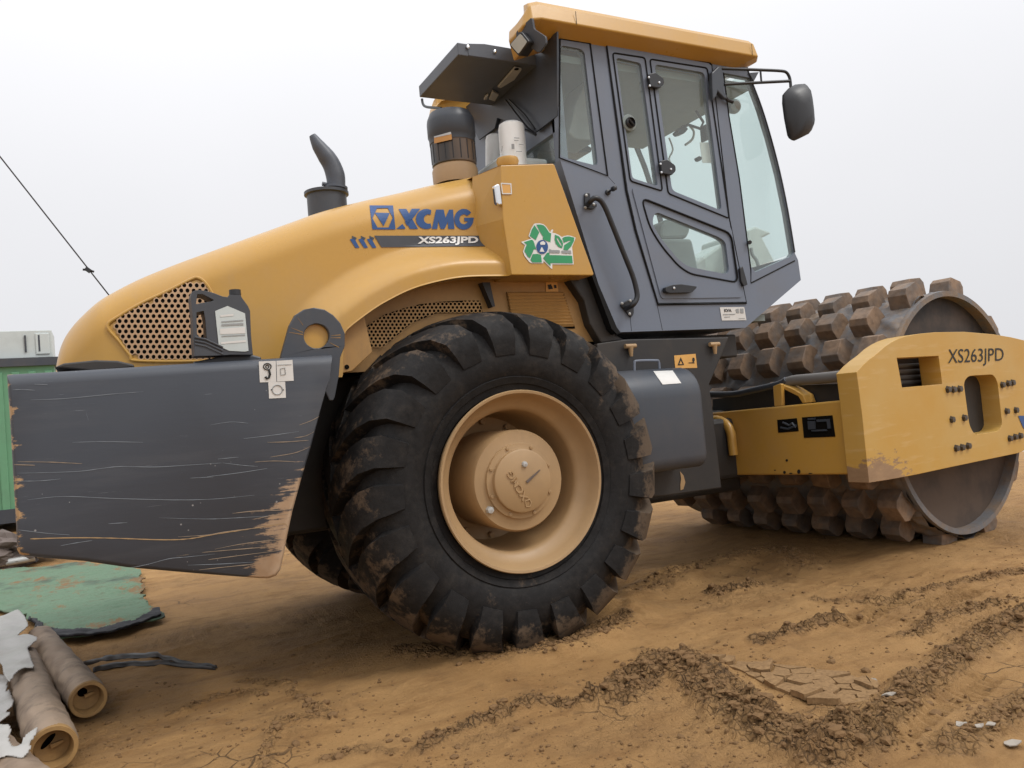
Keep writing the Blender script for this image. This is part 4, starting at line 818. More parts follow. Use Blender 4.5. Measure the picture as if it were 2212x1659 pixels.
# door
DYY = KY-.008
g = G(); q = lambda P: [Vector((p.x, DYY, p.z)) for p in P]
g.plate(shrink(q(door_out), .009), [q(dRP), q(dFP), q(dLW)], (0, .04, 0)); door = g.make('door', 'grey', roller, bev=.003)
low = H3(pts(zC, [(662, 1072)])+pts(zD, [(1060, 118), (1426, 272), (1515, 812), (900, 822), (885, 800)])); low = [Vector((p.x, DYY-.006, p.z)) for p in low]
lw2 = H3(pts(zD, [(735, 48), (1425, 322), (1480, 700), (1110, 632), (1020, 572), (890, 420), (800, 275)])); lwo = round_poly([Vector((p.x, DYY-.006, p.z)) for p in lw2], .05)
g = G(); g.plate(round_poly(low, .03), [lwo], (0, .006, 0)); g.make('door_skin', 'grey', door, bev=.002)
seal('door_seal', door_out, KY-.004, .0055, par=door)
for nm, P in (('rear_pane_seal', [(520, 42), (768, 80), (902, 1102), (655, 1025)]), ('front_pane_seal', [(806, 90), (1245, 158), (1415, 1312), (946, 1120)])): seal('window_seal', round_poly(H3(pts(zC, P)), .02), DYY-.002, .0045, par=door)
seal('window_seal', lwo, DYY-.006, .006, par=door)
for P in (dRP, dFP, dLW): pane('door_window', grow(P, .008), DYY+.012, door)
for x, y in ((860, 265), (950, 930)):
    c_ = U(*zC(x, y), Y=DYY); P = round_poly([U(*zC(x+a, y+b), Y=DYY-.008) for a, b in ((-72, -55), (-20, -68), (45, -20), (48, 22), (15, 55), (-60, 40))], .012)
    g = G(); g.prism(P, (0, -.02, 0)); hg = g.make('window_hinge', 'black_plastic', door, bev=.004)
    g = G()
    for a, b in ((-55, -40), (-48, 25), (25, 0)): g.lathe([(.001, -.004), (.006, -.003), (.008, .002)], U(*zC(x+a, y+b), Y=DYY-.03), (0, 1, 0), 10)
    g.make('screw', 'chrome', hg, smooth=True)
c_ = U(*zC(655, 575), Y=DYY-.002); g = G(); g.lathe([(.048, .01), (.048, 0), (.044, -.004), (.001, -.004)], c_, (0, 1, 0), 28); wk = g.make('window_latch', 'interior', door, smooth=True)
c_ = U(*zC(660, 575), Y=DYY-.008); g = G(); g.lathe([(.030, 0), (.031, -.012), (.024, -.02), (.021, -.006), (.001, -.006)], c_, (0, 1, 0), 24); g.tube([c_+Vector((-.02, -.014, .02)), c_+Vector((.02, -.014, -.02))], .006, 6); g.make('latch_knob', 'black_plastic', door, smooth=True)
g = G(); g.prism(round_poly([U(*zD(*p), Y=DYY-.012) for p in [(908, 740), (960, 720), (1030, 715), (1148, 732), (1145, 745), (1112, 778), (940, 782), (910, 770)]], .008), (0, -.03, 0)); dh = g.make('door_handle', 'black_plastic', door, bev=.006)
g = G(); g.lathe([(.001, -.004), (.007, -.003), (.008, .002)], U(*zD(998, 737), Y=DYY-.045), (0, 1, 0), 14); g.make('key_lock', 'chrome', door, smooth=True)
g = G(); g.prism([U(*zD(*p), Y=DYY-.006) for p in [(1490, 590), (1512, 575), (1550, 715), (1520, 728), (1500, 690)]], (0, -.018, 0)); g.make('door_hinge', 'black_plastic', roller, bev=.003)
# plate sticker, knobs, seams on the cab
ids = decal('identification_plate', [pts(zD, [(1350, 885), (1538, 883), (1555, 984), (1367, 987)])], onY(KY-.003), 'sticker', cabobj, off=Z0)
lettering('plate_print', 'KVA', pts(zD, [(1384, 898), (1440, 897), (1442, 920), (1386, 922)]), onY(KY-.005), 'ink', cabobj, bold=.04, off=Z0)
decal('plate_mark', [pts(zD, q) for q in ([(1472, 900), (1495, 895), (1500, 928), (1478, 930)], [(1505, 895), (1532, 895), (1534, 930), (1510, 930)], [(1375, 938), (1470, 935), (1470, 941), (1375, 944)], [(1385, 958), (1430, 956), (1430, 961), (1385, 963)], [(1495, 970), (1545, 968), (1546, 972), (1495, 974)])], onY(KY-.005), 'inkgrey', cabobj, off=Z0)
p = U(*zC(488, 1110), Y=KY); p2_ = U(*zC(535, 1080), Y=KY-.06); g = G(); g.lathe([(.016, 0), (.016, -.01), (.006, -.014)], p, (0, 1, 0), 16); g.tube([p, p2_], .006, 8); g.lathe([(.001, -.02), (.013, -.016), (.014, .01), (.006, .018)], p2_, (0, 1, 0), 14); g.make('door_stop', 'black_plastic', roller, smooth=True)
g = G(); sm = H3(pts(zD, [(870, 870), (910, 1062)])); g.tube(sm, .0015, 5); g.tube(H3(pts(zD, [(662, 960), (672, 1068)])), .0015, 5); g.tube(H3(pts(zC, [(490, 985), (545, 1045)])), .001, 5); g.make('panel_seam', 'rubber_seal', cabobj)
# gasket along the slanted rear edge
g = G(); gk = [U(*p, Y=KY-.004) for p in [(1197, 352), (1208, 350), (1328, 712), (1324, 724), (1318, 716)]]; g.prism([U(*zD(*p), Y=KY-.02) for p in [(88, -50), (110, -50), (390, 640), (560, 1040), (590, 1080), (560, 1090), (520, 1050), (375, 660)]], (0, .05, 0)); g.make('cab_gasket', 'rubber_seal', roller)
# grab handle
gh = [U(*zD(*p), Y=y) for p, y in (((330, 100), KY), ((350, 80), KY-.05), ((385, 48), KY-.075), ((430, 62), KY-.075), ((470, 120), KY-.075), ((520, 240), KY-.075), ((600, 440), KY-.075), ((680, 640), KY-.075), ((712, 760), KY-.075), ((712, 820), KY-.075), ((680, 868), KY-.07), ((640, 890), KY-.03), ((632, 895), KY))]
g = G(); g.tube(smoothp(gh, 4), .0145, 14); gb = g.make('grab_handle', 'black_plastic', roller, smooth=True)
for P, sc2 in (([(305, 10), (345, 10), (352, 90), (400, 95), (400, 115), (365, 138), (305, 125)], [(325, 25), (318, 118), (382, 95)]), ([(575, 868), (650, 825), (680, 832), (682, 940), (660, 968), (625, 925)], [(600, 855), (662, 835), (657, 935)])):
    g = G(); g.prism(round_poly([U(*zD(*p), Y=KY-.001) for p in P], .012), (0, -.012, 0)); mp_ = g.make('handle_mount', 'black_plastic', gb, bev=.003); g = G()
    for s_ in sc2: g.lathe([(.001, -.006), (.007, -.004), (.009, .002)], U(*zD(*s_), Y=KY-.014), (0, 1, 0), 10)
    g.make('mount_screw', 'steel', gb, smooth=True)
# ---- roof
rz0, rz1, rz2 = 3.100, 3.14, 3.262
xa, xb = U(1140, 60, Y=-.90).x, U(1652, 130, Y=-.90).x
xE = U(1098, 67, Y=-.74).x; xR = x0+.05; print('roof rear', xE, xa, x0)
def plan(ins, zz, drop):
    xB, yy = xb-ins, .90-ins; e = min(ins, .05)
    P = [(xR, -.73+e), (xE+e, -.73+e, 1), (xE+e, -.80, 1), (xa-.015+e, -.875+ins*.8, .70), (xa+.03, -yy, .22), (xa+.09, -yy), (xB-.05, -yy), (xB, -yy+.06)]
    L = [Vector((q[0], q[1], zz-(drop*q[2] if len(q) > 2 else 0))) for q in P]
    return L+[Vector((p.x, -p.y-.40, p.z)) for p in L[::-1]]
g = G(); rgs = [plan(.10, rz0, .10), plan(.0, rz1, .06), plan(.015, rz2-.04, .085), plan(.035, rz2-.012, .09), plan(.08, rz2, .10)]
n = len(rgs[0]); g.add([p for rg in rgs for p in rg], [(i*n+j, i*n+(j+1) % n, (i+1)*n+(j+1) % n, (i+1)*n+j) for i in range(4) for j in range(n)]+[tuple(range(n)), tuple(reversed(range(4*n, 5*n)))])
roof = g.make('cab_roof', 'yellow', roller, bev=.008, seg=3)
g = G()
for px in (1248, 1622):
    x = U(px, 90, Y=-.90).x; g.add([(x, -.9015, rz1), (x+.004, -.9015, rz1), (x+.004, -.9015, rz2-.05), (x, -.9015, rz2-.05)], [(0, 1, 2, 3)])
g.make('roof_seam', 'rubber_seal', roof)
# work light in the rear roof corner
def onX(x): return lambda p: U(p[0], p[1], X=x)
lc = U(*zB(1035, 335), Y=-.86); nrm = (CAM-lc); nrm.z = -.5; nrm = Vector((-.85, -.45, -.25)).normalized()
def onpl(c, nn): return lambda p: CAM+rayd(*p)*((c-CAM).dot(nn)/rayd(*p).dot(nn))
fl_ = onpl(lc, nrm); Lb = [fl_(zB(*p)) for p in [(1052, 238), (1118, 320), (1035, 435), (958, 345)]]
g = G(); g.prism(round_poly(Lb, .012), -nrm*.09); wl = g.make('work_light', 'black_plastic', roller, bev=.006)
g = G(); cc = sum(Lb, Vector())/4; g.prism(round_poly([cc+(p-cc)*.80+nrm*.001 for p in Lb], .01), nrm*.004); g.make('lens', 'lens', wl)
g = G(); g.prism(round_poly([fl_(zB(*p))-nrm*.05 for p in [(1095, 125), (1110, 215), (1200, 275), (1205, 330), (1150, 400), (980, 300), (975, 240)]], .01), -nrm*.02); g.make('light_recess', 'charcoal', wl)
# ---- condenser box behind the roof
kz = [zB(562, 325), zB(562, 420), zB(268, 690), zB(272, 758)]
bxY = -.62; pA = U(*kz[0], Y=bxY); pAb = U(*kz[1], Y=bxY); pB = U(*kz[2], X=pA.x)
w2 = min(pB.y, .9); print('condenser', pA, pAb, pB)
g = G(); zt2, zb2 = pA.z, pAb.z; g.prism([Vector((pA.x, bxY, zb2)), Vector((pA.x, w2, zb2)), Vector((x0+.03, w2, zb2)), Vector((x0+.03, bxY, zb2))], (0, 0, zt2-zb2)); cbx = g.make('condenser_box', 'charcoal2', roller, bev=.004)
g = G(); xm = pA.x+.06; g.prism([Vector((xm, bxY-.003, zb2+.005)), Vector((x0, bxY-.003, zb2+.005)), Vector((x0, bxY-.003, zt2-.01)), Vector((xm+.25, bxY-.003, zt2+.01)), Vector((xm+.1, bxY-.003, zt2+.012)), Vector((xm, bxY-.003, zt2))], (0, .006, 0)); g.make('side_flange', 'charcoal2', cbx)
for a in ((643, 362), (850, 398)): g = G(); g.lathe([(.001, -.008), (.009, -.006), (.011, 0)], U(*zB(*a), Y=bxY-.004), (0, 1, 0), 12); g.make('flange_bolt', 'chrome', cbx, smooth=True)
def onZ(z): return lambda p: U(p[0], p[1], Z=z)
zs = zb2-.004
for P in ([(1000, 508), (1056, 520), (1000, 600), (895, 662), (872, 655)], [(832, 685), (880, 715), (850, 765), (805, 750)], [(800, 715), (790, 750), (765, 755), (775, 730)]):
    g = G(); g.prism([onZ(zs)(zB(*p)) for p in P], (0, 0, -.012)); g.make('steel_bracket', 'steel', cbx, bev=.002)
g = G(); p_ = onZ(zs-.012)(zB(1018, 530)); g.lathe([(.0, -.002), (.014, -.002), (.014, .0)], p_, (0, 0, 1), 14); g.make('bracket_hole', 'hole', cbx)
g = G(); lo = [U(*zB(*p), X=pA.x+.05) for p in [(292, 760), (300, 800), (330, 822), (440, 832), (430, 845)]]; g.tube(smoothp(lo, 3), .008, 8); g.make('drain_pipe', 'black_plastic', roller, smooth=True)
# dark opaque panel standing in for the tinted rear glazing, and wiper arms
g = G(); g.prism([U(*zB(*p), X=x0-.02) for p in [(640, 820), (1340, 245), (1342, 890), (1170, 1020), (1060, 965), (880, 905), (860, 985), (740, 1075), (705, 1000)]], (-.01, 0, 0)); g.make('rear_dark_panel', 'charcoal', roller)
g = G(); g.tube([U(*zB(*p), X=x0-.05) for p in [(935, 770), (1020, 880), (1100, 980), (1165, 1030)]], .006, 8); g.tube([U(*zB(*p), X=x0-.05) for p in [(960, 765), (1080, 880), (1160, 990)]], .005, 6); g.tube([U(*zB(*p), X=x0-.06) for p in [(1060, 985), (1165, 1035)]], .008, 6); g.make('wiper_arm', 'black_plastic', roller, smooth=True)
# ---- mirror
MY = -.96
ma = [U(*zC(*p), Y=lerp(-.84, MY, min(1, (p[0]-1345)/480))) for p in [(1345, 158), (1500, 163), (1700, 170), (1820, 176), (1862, 188), (1885, 225), (1893, 270), (1895, 300)]]
g = G(); g.tube(smoothp(ma, 3), .009, 10); g.tube([U(*zC(*p), Y=lerp(-.84, MY, min(1, (p[0]-1345)/480))) for p in [(1385, 280), (1600, 268), (1885, 254)]], .009, 10); g.tube([U(*zC(1662, 170), Y=-.919), U(*zC(1670, 264), Y=-.921)], .006, 8)
arm = g.make('mirror_arm', 'black_plastic', roller, smooth=True)
g = G(); g.prism([U(*zC(*p), Y=-.855) for p in [(1290, 190), (1340, 140), (1365, 140), (1385, 250), (1385, 330), (1410, 390), (1385, 385), (1335, 330), (1325, 370), (1300, 400), (1292, 300)]], (0, .03, 0)); g.make('mirror_bracket', 'charcoal', arm, bev=.006)
g = G(); g.prism([U(*zC(*p), Y=KY-.01) for p in [(1575, 190), (1650, 185), (1612, 255)]], (0, .03, 0)); g.make('arm_bracket', 'charcoal', arm)
mh = [(1820, 350), (1850, 318), (1900, 288), (1945, 285), (1965, 300), (1982, 380), (1998, 500), (2006, 610), (2000, 650), (1975, 680), (1895, 720), (1875, 715), (1862, 690), (1835, 550), (1818, 420)]
g = G(); rgs = []
for dpt, scl in ((0, .90), (-.02, 1.0), (-.045, .97), (-.075, .72), (-.09, .3)):
    Pm = [U(*zC(*p), Y=MY) for p in mh]; c_ = sum(Pm, Vector())/len(Pm); rgs.append([c_+(p-c_)*scl+Vector((dpt*-.5, dpt*.9, 0)) for p in Pm])
n = len(mh); g.add([p for r_ in rgs for p in r_], [(i*n+j, i*n+(j+1) % n, (i+1)*n+(j+1) % n, (i+1)*n+j) for i in range(4) for j in range(n)]+[tuple(range(n)), tuple(range(4*n, 5*n))]); mir = g.make('mirror', 'black_plastic', roller, smooth=True)
# cab lamp on the A pillar, windscreen corner mirror reflection
c_ = U(*zC(1455, 450), Y=KY+.05); g = G(); g.lathe([(.001, -.05), (.03, -.045), (.045, -.01), (.042, .02), (.001, .03)], c_, (.5, 1, .35), 24); g.make('inner_mirror', 'seat', roller, smooth=True)
g = G(); g.tube([U(*zC(*p), Y=KY-.02) for p in [(1320, 330), (1370, 350), (1410, 400), (1450, 415)]], .011, 8); g.make('lamp_stalk', 'black_plastic', roller, smooth=True)
g = G(); g.tube([U(*zC(1575, 1495), Y=KY-.005), U(*zC(1582, 1492), Y=KY-.03)], .012, 10); g.make('rubber_stop', 'black_plastic', roller, smooth=True)
# ---- interior
def YP(z_, l, y): return [U(*z_(*p), Y=y) for p in l]
g = G(); g.prism(round_poly(YP(zD, [(885, 355), (1140, 355), (1180, 530), (1195, 620), (900, 640), (870, 480)], -.30), .03), (0, .55, 0)); seat = g.make('operator_seat', 'seat', roller, bev=.03, seg=3)
g = G(); g.prism(round_poly(YP(zD, [(905, 245), (950, 200), (1120, 250), (1125, 300), (1100, 355), (900, 360), (890, 300)], -.22), .05), (0, .35, 0)); g.make('seat_bolster', 'seat', seat, bev=.02)
g = G(); g.prism(round_poly(YP(zC, [(220, 560), (240, 440), (320, 250), (400, 200), (420, 560), (430, 720), (240, 700), (190, 650)], -.60), .05), (0, .22, 0)); hd = g.make('plastic_covered_headrest', 'wrap', roller, bev=.03, seg=3)
g = G(); g.prism(round_poly(YP(zB, [(1100, 1130), (1130, 1050), (1190, 1030), (1340, 1045), (1500, 1080), (1600, 1130), (1600, 1165), (1185, 1165), (1185, 1250), (1100, 1250)], .1), .03), (0, .35, 0)); g.make('seat_back', 'charcoal', roller, bev=.02)
g = G(); g.prism(YP(zD, [(1180, 525), (1370, 390), (1400, 430), (1415, 640), (1100, 620)], .10), (0, .22, 0)); g.make('side_console', 'wrap', roller, bev=.02)
g = G(); g.prism(YP(zD, [(1560, 290), (1625, 262), (1755, 312), (1680, 350), (1770, 520), (1775, 600), (1640, 660), (1560, 600)], -.15), (0, .5, 0)); g.make('dashboard', 'wrap', roller, bev=.015)
g = G(); g.tube(smoothp(YP(zD, [(1590, 430), (1600, 480), (1630, 520), (1650, 590), (1640, 640)], -.35), 3), .012, 8); g.make('wiring_harness', 'inkgrey', roller, smooth=True)
g = G(); g.prism(YP(zC, [(1198, 725), (1300, 725), (1310, 885), (1218, 880)], KY+.03), (0, .003, 0)); g.make('paper_note', 'sticker', roller)
g = G(); g.prism(round_poly(YP(zC, [(1235, 585), (1262, 585), (1278, 700), (1245, 710)], -.55), .01), (0, .05, 0)); g.tube(YP(zC, [(1165, 480), (1225, 570), (1200, 620), (1110, 590), (1060, 610)], -.5), .010, 6); g.prism(round_poly(YP(zC, [(1020, 640), (1075, 590), (1110, 620), (1080, 655), (1040, 665)], -.5), .01), (0, .05, 0)); g.prism(round_poly(YP(zC, [(1175, 840), (1195, 828), (1220, 840), (1205, 865), (1185, 862)], -.6), .006), (0, .03, 0)); g.make('interior_controls', 'black_plastic', roller, bev=.004)
g = G(); g.tube(smoothp(YP(zC, [(960, 690), (990, 780), (960, 850), (985, 900)], -.4), 3), .006, 6); g.tube(smoothp(YP(zC, [(1120, 600), (1150, 640), (1140, 700), (1085, 745)], -.4), 3), .008, 6); g.make('cable_loop', 'sticker', roller, smooth=True)

# ================================================================== REAR WHEELS
def tyre_geo(seed):
    WZ = .79; Ro = .762
    prof = [(.395, -.26), (.418, -.292), (.448, -.300), (.452, -.308), (.482, -.318), (.486, -.312), (.50, -.320), (.56, -.335), (.62, -.328), (.67, -.308), (.71, -.28), (.735, -.245), (.75, -.18), (.758, -.09), (Ro, 0)]
    prof = prof+[(r_, -d_) for r_, d_ in prof[::-1][1:]]
    g = G(); g.lathe(prof, (0, 0, 0), (0, 1, 0), 128)
    # bead ring
    pr = [(r_, d_) for r_, d_ in prof[:15]]
    ln = [0]
    for a, b in zip(pr[:-1], pr[1:]): ln.append(ln[-1]+math.dist(a, b))
    NL = 21
    for side in (-1, 1):
        for i in range(NL):
            a0 = 2*math.pi*(i+(.5 if side > 0 else 0))/NL; K_ = 9; vv = []
            for k_ in range(K_):
                s = k_/(K_-1); q = lerp(ln[8]-.035, ln[-1]+.02, s); r_ = float(np.interp(q, ln, [p[0] for p in pr])); y_ = float(np.interp(q, ln, [p[1] for p in pr]))+max(0, q-ln[-1])
                r2 = float(np.interp(q+.01, ln, [p[0] for p in pr])); y2 = float(np.interp(q+.01, ln, [p[1] for p in pr]))+max(0, q+.01-ln[-1]); tn = Vector((y2-y_, r2-r_)).normalized(); nr_ = Vector((-tn.y, tn.x))   # (y, r) normal
                if nr_.y < 0 and s > .4: nr_ = -nr_
                if nr_.x > 0 and s < .4: nr_ = -nr_
                hgt_ = .058*min(1, .10+s*3.5); wd = lerp(.150, .125, s)/2*(.85+.25*math.sin(s*3)); sweep = a0+(.06*s+.40*max(0, s-.30))
                for off_, hh_ in ((-wd*1.15, -.01), (-wd, hgt_), (wd, hgt_), (wd*1.15, -.01)):
                    an = sweep+off_/.76; yy = y_+nr_.x*hh_; rr2 = r_+nr_.y*hh_; vv.append((rr2*math.cos(an), -side*yy, rr2*math.sin(an)))
            g.add(vv, [(k_*4+j, k_*4+j+1, (k_+1)*4+j+1, (k_+1)*4+j) for k_ in range(K_-1) for j in range(3)]+[(0, 1, 2, 3), tuple((K_-1)*4+j for j in (3, 2, 1, 0))])
    # flattened foot
    for v in g.v:
        lim = -WZ+.005
        if v.z < lim+.06:
            t = max(0, min(1, (lim+.06-v.z)/.1)); v.y += math.copysign(.035*t, v.y) if abs(v.y) > .15 else 0; v.z = max(v.z, lim)
    return g
TG = tyre_geo(1)
def wheel(name, yc, side, label):
    w = bpy.data.objects.new(name, None); C.objects.link(w); w.parent = roller; w.location = (0, yc, .79); LOCAL[w.name] = True
    if label: w['label'] = label
    def part(g, nm, mat, **k): o = g.make(nm, mat, w, **k); return o
    g = G(); g.v = [Vector((v.x, v.y*side*-1, v.z)) for v in TG.v]; g.f = TG.f; part(g, 'tyre', 'tyre', smooth=True)
    s = side; Y0 = -.33
    def P_(l): return [(r_, d_*s) for r_, d_ in l]
    # rim: flange, dish, drop, back
    g = G(); g.lathe(P_([(.395, -.24), (.414, -.305), (.420, -.330), (.416, -.338), (.405, -.336), (.398, -.322), (.388, -.29), (.372, -.262), (.350, -.245), (.336, -.235), (.330, -.215), (.322, .04), (.305, .08), (.20, .10), (.19, .2)]), (0, 0, 0), (0, 1, 0), 96); part(g, 'rim', 'wheel_yellow', smooth=True)
    g = G(); g.lathe(P_([(.235, .12), (.237, -.262), (.228, -.278), (.180, -.280), (.176, -.281), (.174, -.294), (.150, -.296), (.147, -.297), (.145, -.318), (.139, -.322), (.001, -.323)]), (0, 0, 0), (0, 1, 0), 72); part(g, 'hub', 'wheel_yellow', smooth=True)
    g = G()
    for q in range(8):
        a = q*math.pi/4+.35; g.lathe(P_([(.001, -.303), (.0085, -.302), (.0095, -.29)]), (.163*math.cos(a), 0, .163*math.sin(a)), (0, 1, 0), 8)
    part(g, 'hub_bolt', 'wheel_yellow')
    g = G(); g.lathe(P_([(.001, -.335), (.012, -.333), (.0155, -.322)]), (.012, 0, .075), (0, 1, 0), 8); g.lathe(P_([(.001, -.30), (.016, -.298), (.019, -.278)]), (-.165, 0, -.115), (0, 1, 0), 6); part(g, 'drain_plug', 'steel')
    g = G()
    for q in range(12):
        a = q*math.pi/6; g.lathe(P_([(.001, .055), (.016, .057), (.017, .09)]), (.272*math.cos(a), 0, .285*math.sin(a)), (0, 1, 0), 6)
    part(g, 'wheel_nut', 'wheel_yellow')
    return w
nearw = wheel('rear_wheel', -.80, 1, 'muddy near wheel with lugged tyre and dull yellow rim'); wheel('rear_wheel', .80, -1, None)
# raised hub lettering
g = G(); uv, fs = text_mesh('XCMG', .02); an = R(118); hc = Vector((-.035, -.3245-.0, -.02)); vv = []
for u_, v_ in uv:
    a, b = (u_-.5)*.155, (v_-.5)*.034; vv.append(hc+Vector((a*math.cos(an)-b*math.sin(an), 0, a*math.sin(an)+b*math.cos(an))))
g.add(vv, fs); o = g.make('hub_lettering', 'wheel_yellow', nearw); s_ = o.modifiers.new('solid', 'SOLIDIFY'); s_.thickness = .008; s_.offset = 0
g = G(); c_ = Vector((.052, -.3245, .017)); q = Matrix.Rotation(-R(33), 3, 'Y'); g.prism([c_+q @ Vector(v) for v in ((-.045, 0, -.006), (.045, 0, -.002), (.045, 0, .002), (-.045, 0, .006))], (0, -.004, 0)); g.make('hub_mark', 'rust', nearw)
g = G(); c_ = Vector((.012, -.3245, -.105)); g.tube([c_+Vector((a*.001, 0, b*.001)) for a, b in ((-14, 12), (10, 16), (18, 0), (8, -16), (-10, -14))], .003, 5, closed=True); g.make('hub_shield', 'wheel_yellow', nearw)

# ================================================================== FRONT FRAME AND DRUM
NP = -1.20
E_ = lambda l: pts(zE, l)
outer = [(1055, 692), (1100, 642), (1150, 598), (1200, 560), (1250, 515), (1300, 482), (1350, 458), (1400, 442), (1500, 425), (1600, 416), (1800, 413), (2000, 430), (2120, 450), (2250, 480)]
so3 = [UF(*p, n=NP) for p in E_(outer)]
aend = [(p-FC).dot(FA) for p in so3]; 
rightx = so3[-1]+FA*.45+Vector((0, 0, -.16)); right2 = so3[-1]+FA*.55+Vector((0, 0, -.45)); 
bot = [UF(*p, n=NP) for p in E_([(2205, 1238), (2170, 1252), (1900, 1308), (1700, 1350), (1460, 1402), (1300, 1432), (1142, 1457), (1120, 1250), (1095, 1000), (1062, 740)])]
rb = bot[0]+FA*.5+Vector((0, 0, .05))
w1 = [UF(*p, n=NP) for p in E_([(1333, 594), (1622, 580), (1648, 775), (1370, 800)])]
w2_ = round_poly([UF(*p, n=NP) for p in E_([(1795, 760), (1830, 718), (2000, 708), (2030, 760), (2063, 1060), (2035, 1100), (1870, 1125), (1835, 1060)])], .05)
g = G(); g.plate(so3+[rightx, right2, rb]+bot, [w1, w2_], FN*.13); sf = g.make('front_side_frame', 'chipped', roller, bev=.008, seg=3)
g = G(); g.v = [FC+FA*(v-FC).dot(FA)-FN*((v-FC).dot(FN))+Vector((0, 0, (v-FC).z)) for v in [p for p in so3+[rightx, right2, rb]+bot]]; n = len(g.v); g2 = G(); g2.prism(g.v, -FN*.13); g2.make('front_side_frame', 'yellow_dirty_shaded', roller, bev=.008)
onF = lambda d: (lambda p: UF(p[0], p[1], n=NP-d))
lettering('model_lettering', 'XS263JPD', E_([(1690, 534), (2072, 524), (2072, 640), (1687, 662)]), onF(.003), 'ink', sf, bold=.0, off=Z0)
decal('logo_mark', [pts(zP, [(1100, 993), (1300, 990), (1215, 1160), (1155, 1120)])], onF(.003), 'blue', sf, off=Z0)
for P in ([(1682, 812), (1720, 812), (1762, 808)], [(2058, 780), (2098, 770), (2128, 765)], [(1710, 1020), (1795, 1008)], [(2088, 962), (2152, 955)], [(1740, 1218), (1780, 1212), (1822, 1202)], [(2110, 1150), (2146, 1140), (2182, 1132)]):
    for p in P:
        c_ = UF(*zE(*p), n=NP); g = G(); g.lathe([(.024, 0), (.024, -.003), (.0195, -.003), (.0195, -.018), (.001, -.019)], c_, FN, 6); g.make('frame_bolt', 'bolt', sf)
# hydraulic lines behind the window
ab_ = ((so3[0]-FC).dot(FA))
g = G()
for z_ in (650, 690, 730, 765): g.tube([UF(*zE(1330, z_), n=NP+.22), UF(*zE(1520, z_-8), n=NP+.22)], .020, 10)
g.make('hydraulic_line', 'hose', roller, smooth=True)
g = G(); g.prism([UF(*p, n=NP+.26) for p in E_([(1180, 520), (1700, 480), (1720, 900), (1240, 930)])], FN*.01); g.make('frame_web', 'dark', roller)
# cross beam
XB = ab_+.06
def onB(d=0): return lambda p: UF(p[0], p[1], a=XB-d)
bp = [onB()(p) for p in E_([(-60, 985), (60, 973), (500, 930), (975, 884), (1000, 1000), (1040, 1400), (500, 1404), (110, 1405), (-60, 1405)])]
farb = [FL(XB, 1.1, p.z-FC.z) for p in (bp[0], bp[-1])]
g = G(); g.prism([farb[0]]+bp[1:8]+[farb[1]], FA*.22); beam = g.make('cross_beam', 'yellow', roller, bev=.012, seg=3)
decal('beam_opening', [E_([(505, 1022), (642, 1010), (655, 1100), (512, 1112)])], onB(.003), 'hole', beam, off=Z0)
decal('beam_opening', [E_([(676, 1005), (888, 990), (908, 1138), (690, 1147)])], onB(.003), 'hole', beam, off=Z0)
g = G(); 
for P in ([(720, 1030), (770, 1030), (775, 1085), (725, 1088)], [(780, 1020), (870, 1015), (880, 1080), (860, 1082), (852, 1032), (785, 1036)], [(745, 1092), (850, 1086), (852, 1098), (750, 1102)], [(720, 1010), (770, 1008), (772, 1020), (722, 1022)]): g.prism([onB(.006)(p) for p in E_(P)], FA*-.008)
g.make('valve_block', 'charcoal', beam)
g = G(); g.tube([onB(.004)(p) for p in E_([(545, 1040), (590, 1060), (610, 1045), (635, 1075)])], .008, 6); g.tube([onB(.004)(p) for p in E_([(530, 1075), (580, 1085), (640, 1060)])], .007, 6); g.make('beam_hose', 'charcoal', beam)
decal('bare_chip', [E_(arc(x, y, a, b, 0, 330, 9)) for x, y, a, b in ((572, 1302, 9, 9), (490, 1370, 8, 4), (556, 1385, 10, 11), (600, 1392, 12, 5), (655, 1380, 12, 16), (735, 1392, 14, 4))], onB(.003), 'ink', beam, off=Z0)
g = G(); hp = smoothp([onB(.05)(p) for p in E_([(20, 1030), (90, 1022), (150, 1050), (185, 1110), (195, 1190), (205, 1265)])], 3); g.tube(hp, .030, 12); g.make('curved_guard', 'yellow', beam, smooth=True)
g = G(); g.prism([onB(.06)(p) for p in E_([(60, 1040), (110, 1040), (150, 1120), (165, 1250), (170, 1310), (110, 1330), (100, 1250)])], FA*.06); g.make('beam_bracket', 'yellow_dirty_shaded', beam, bev=.008)
# rail and bracket above the beam
g = G(); g.tube(smoothp([UF(*p, a=XB+.12) for p in E_([(580, 762), (640, 748), (800, 735), (960, 718)])], 3), .034, 14); rail = g.make('scraper_rail', 'hose', roller, smooth=True)
g = G(); g.tube(smoothp([UF(*p, a=XB+.10) for p in E_([(20, 845), (200, 845), (350, 815), (520, 775), (570, 745)])], 4), .022, 12); g.make('hydraulic_hose', 'charcoal', roller, smooth=True)
g = G(); g.prism([UF(*p, a=XB+.16) for p in E_([(500, 790), (975, 770), (975, 900), (60, 985), (60, 880), (300, 850)])], FA*.03); g.make('scraper_beam', 'dark', roller)
g = G(); g.prism([UF(*p, a=XB+.02) for p in E_([(475, 790), (520, 772), (535, 775), (540, 925), (485, 930)])], FA*.03); g.prism([UF(*p, a=XB+.05) for p in E_([(530, 776), (610, 805), (685, 850), (705, 905), (680, 908), (650, 860), (560, 815)])], FA*.10); g.make('gusset_bracket', 'yellow', roller, bev=.005)
# articulation centre
g = G(); g.box((1.75, .05, .72), (.45, .22, .28)); g.box((2.05, .1, .75), (.3, .45, .2)); g.make('articulation_joint', 'dark', roller, bev=.03)
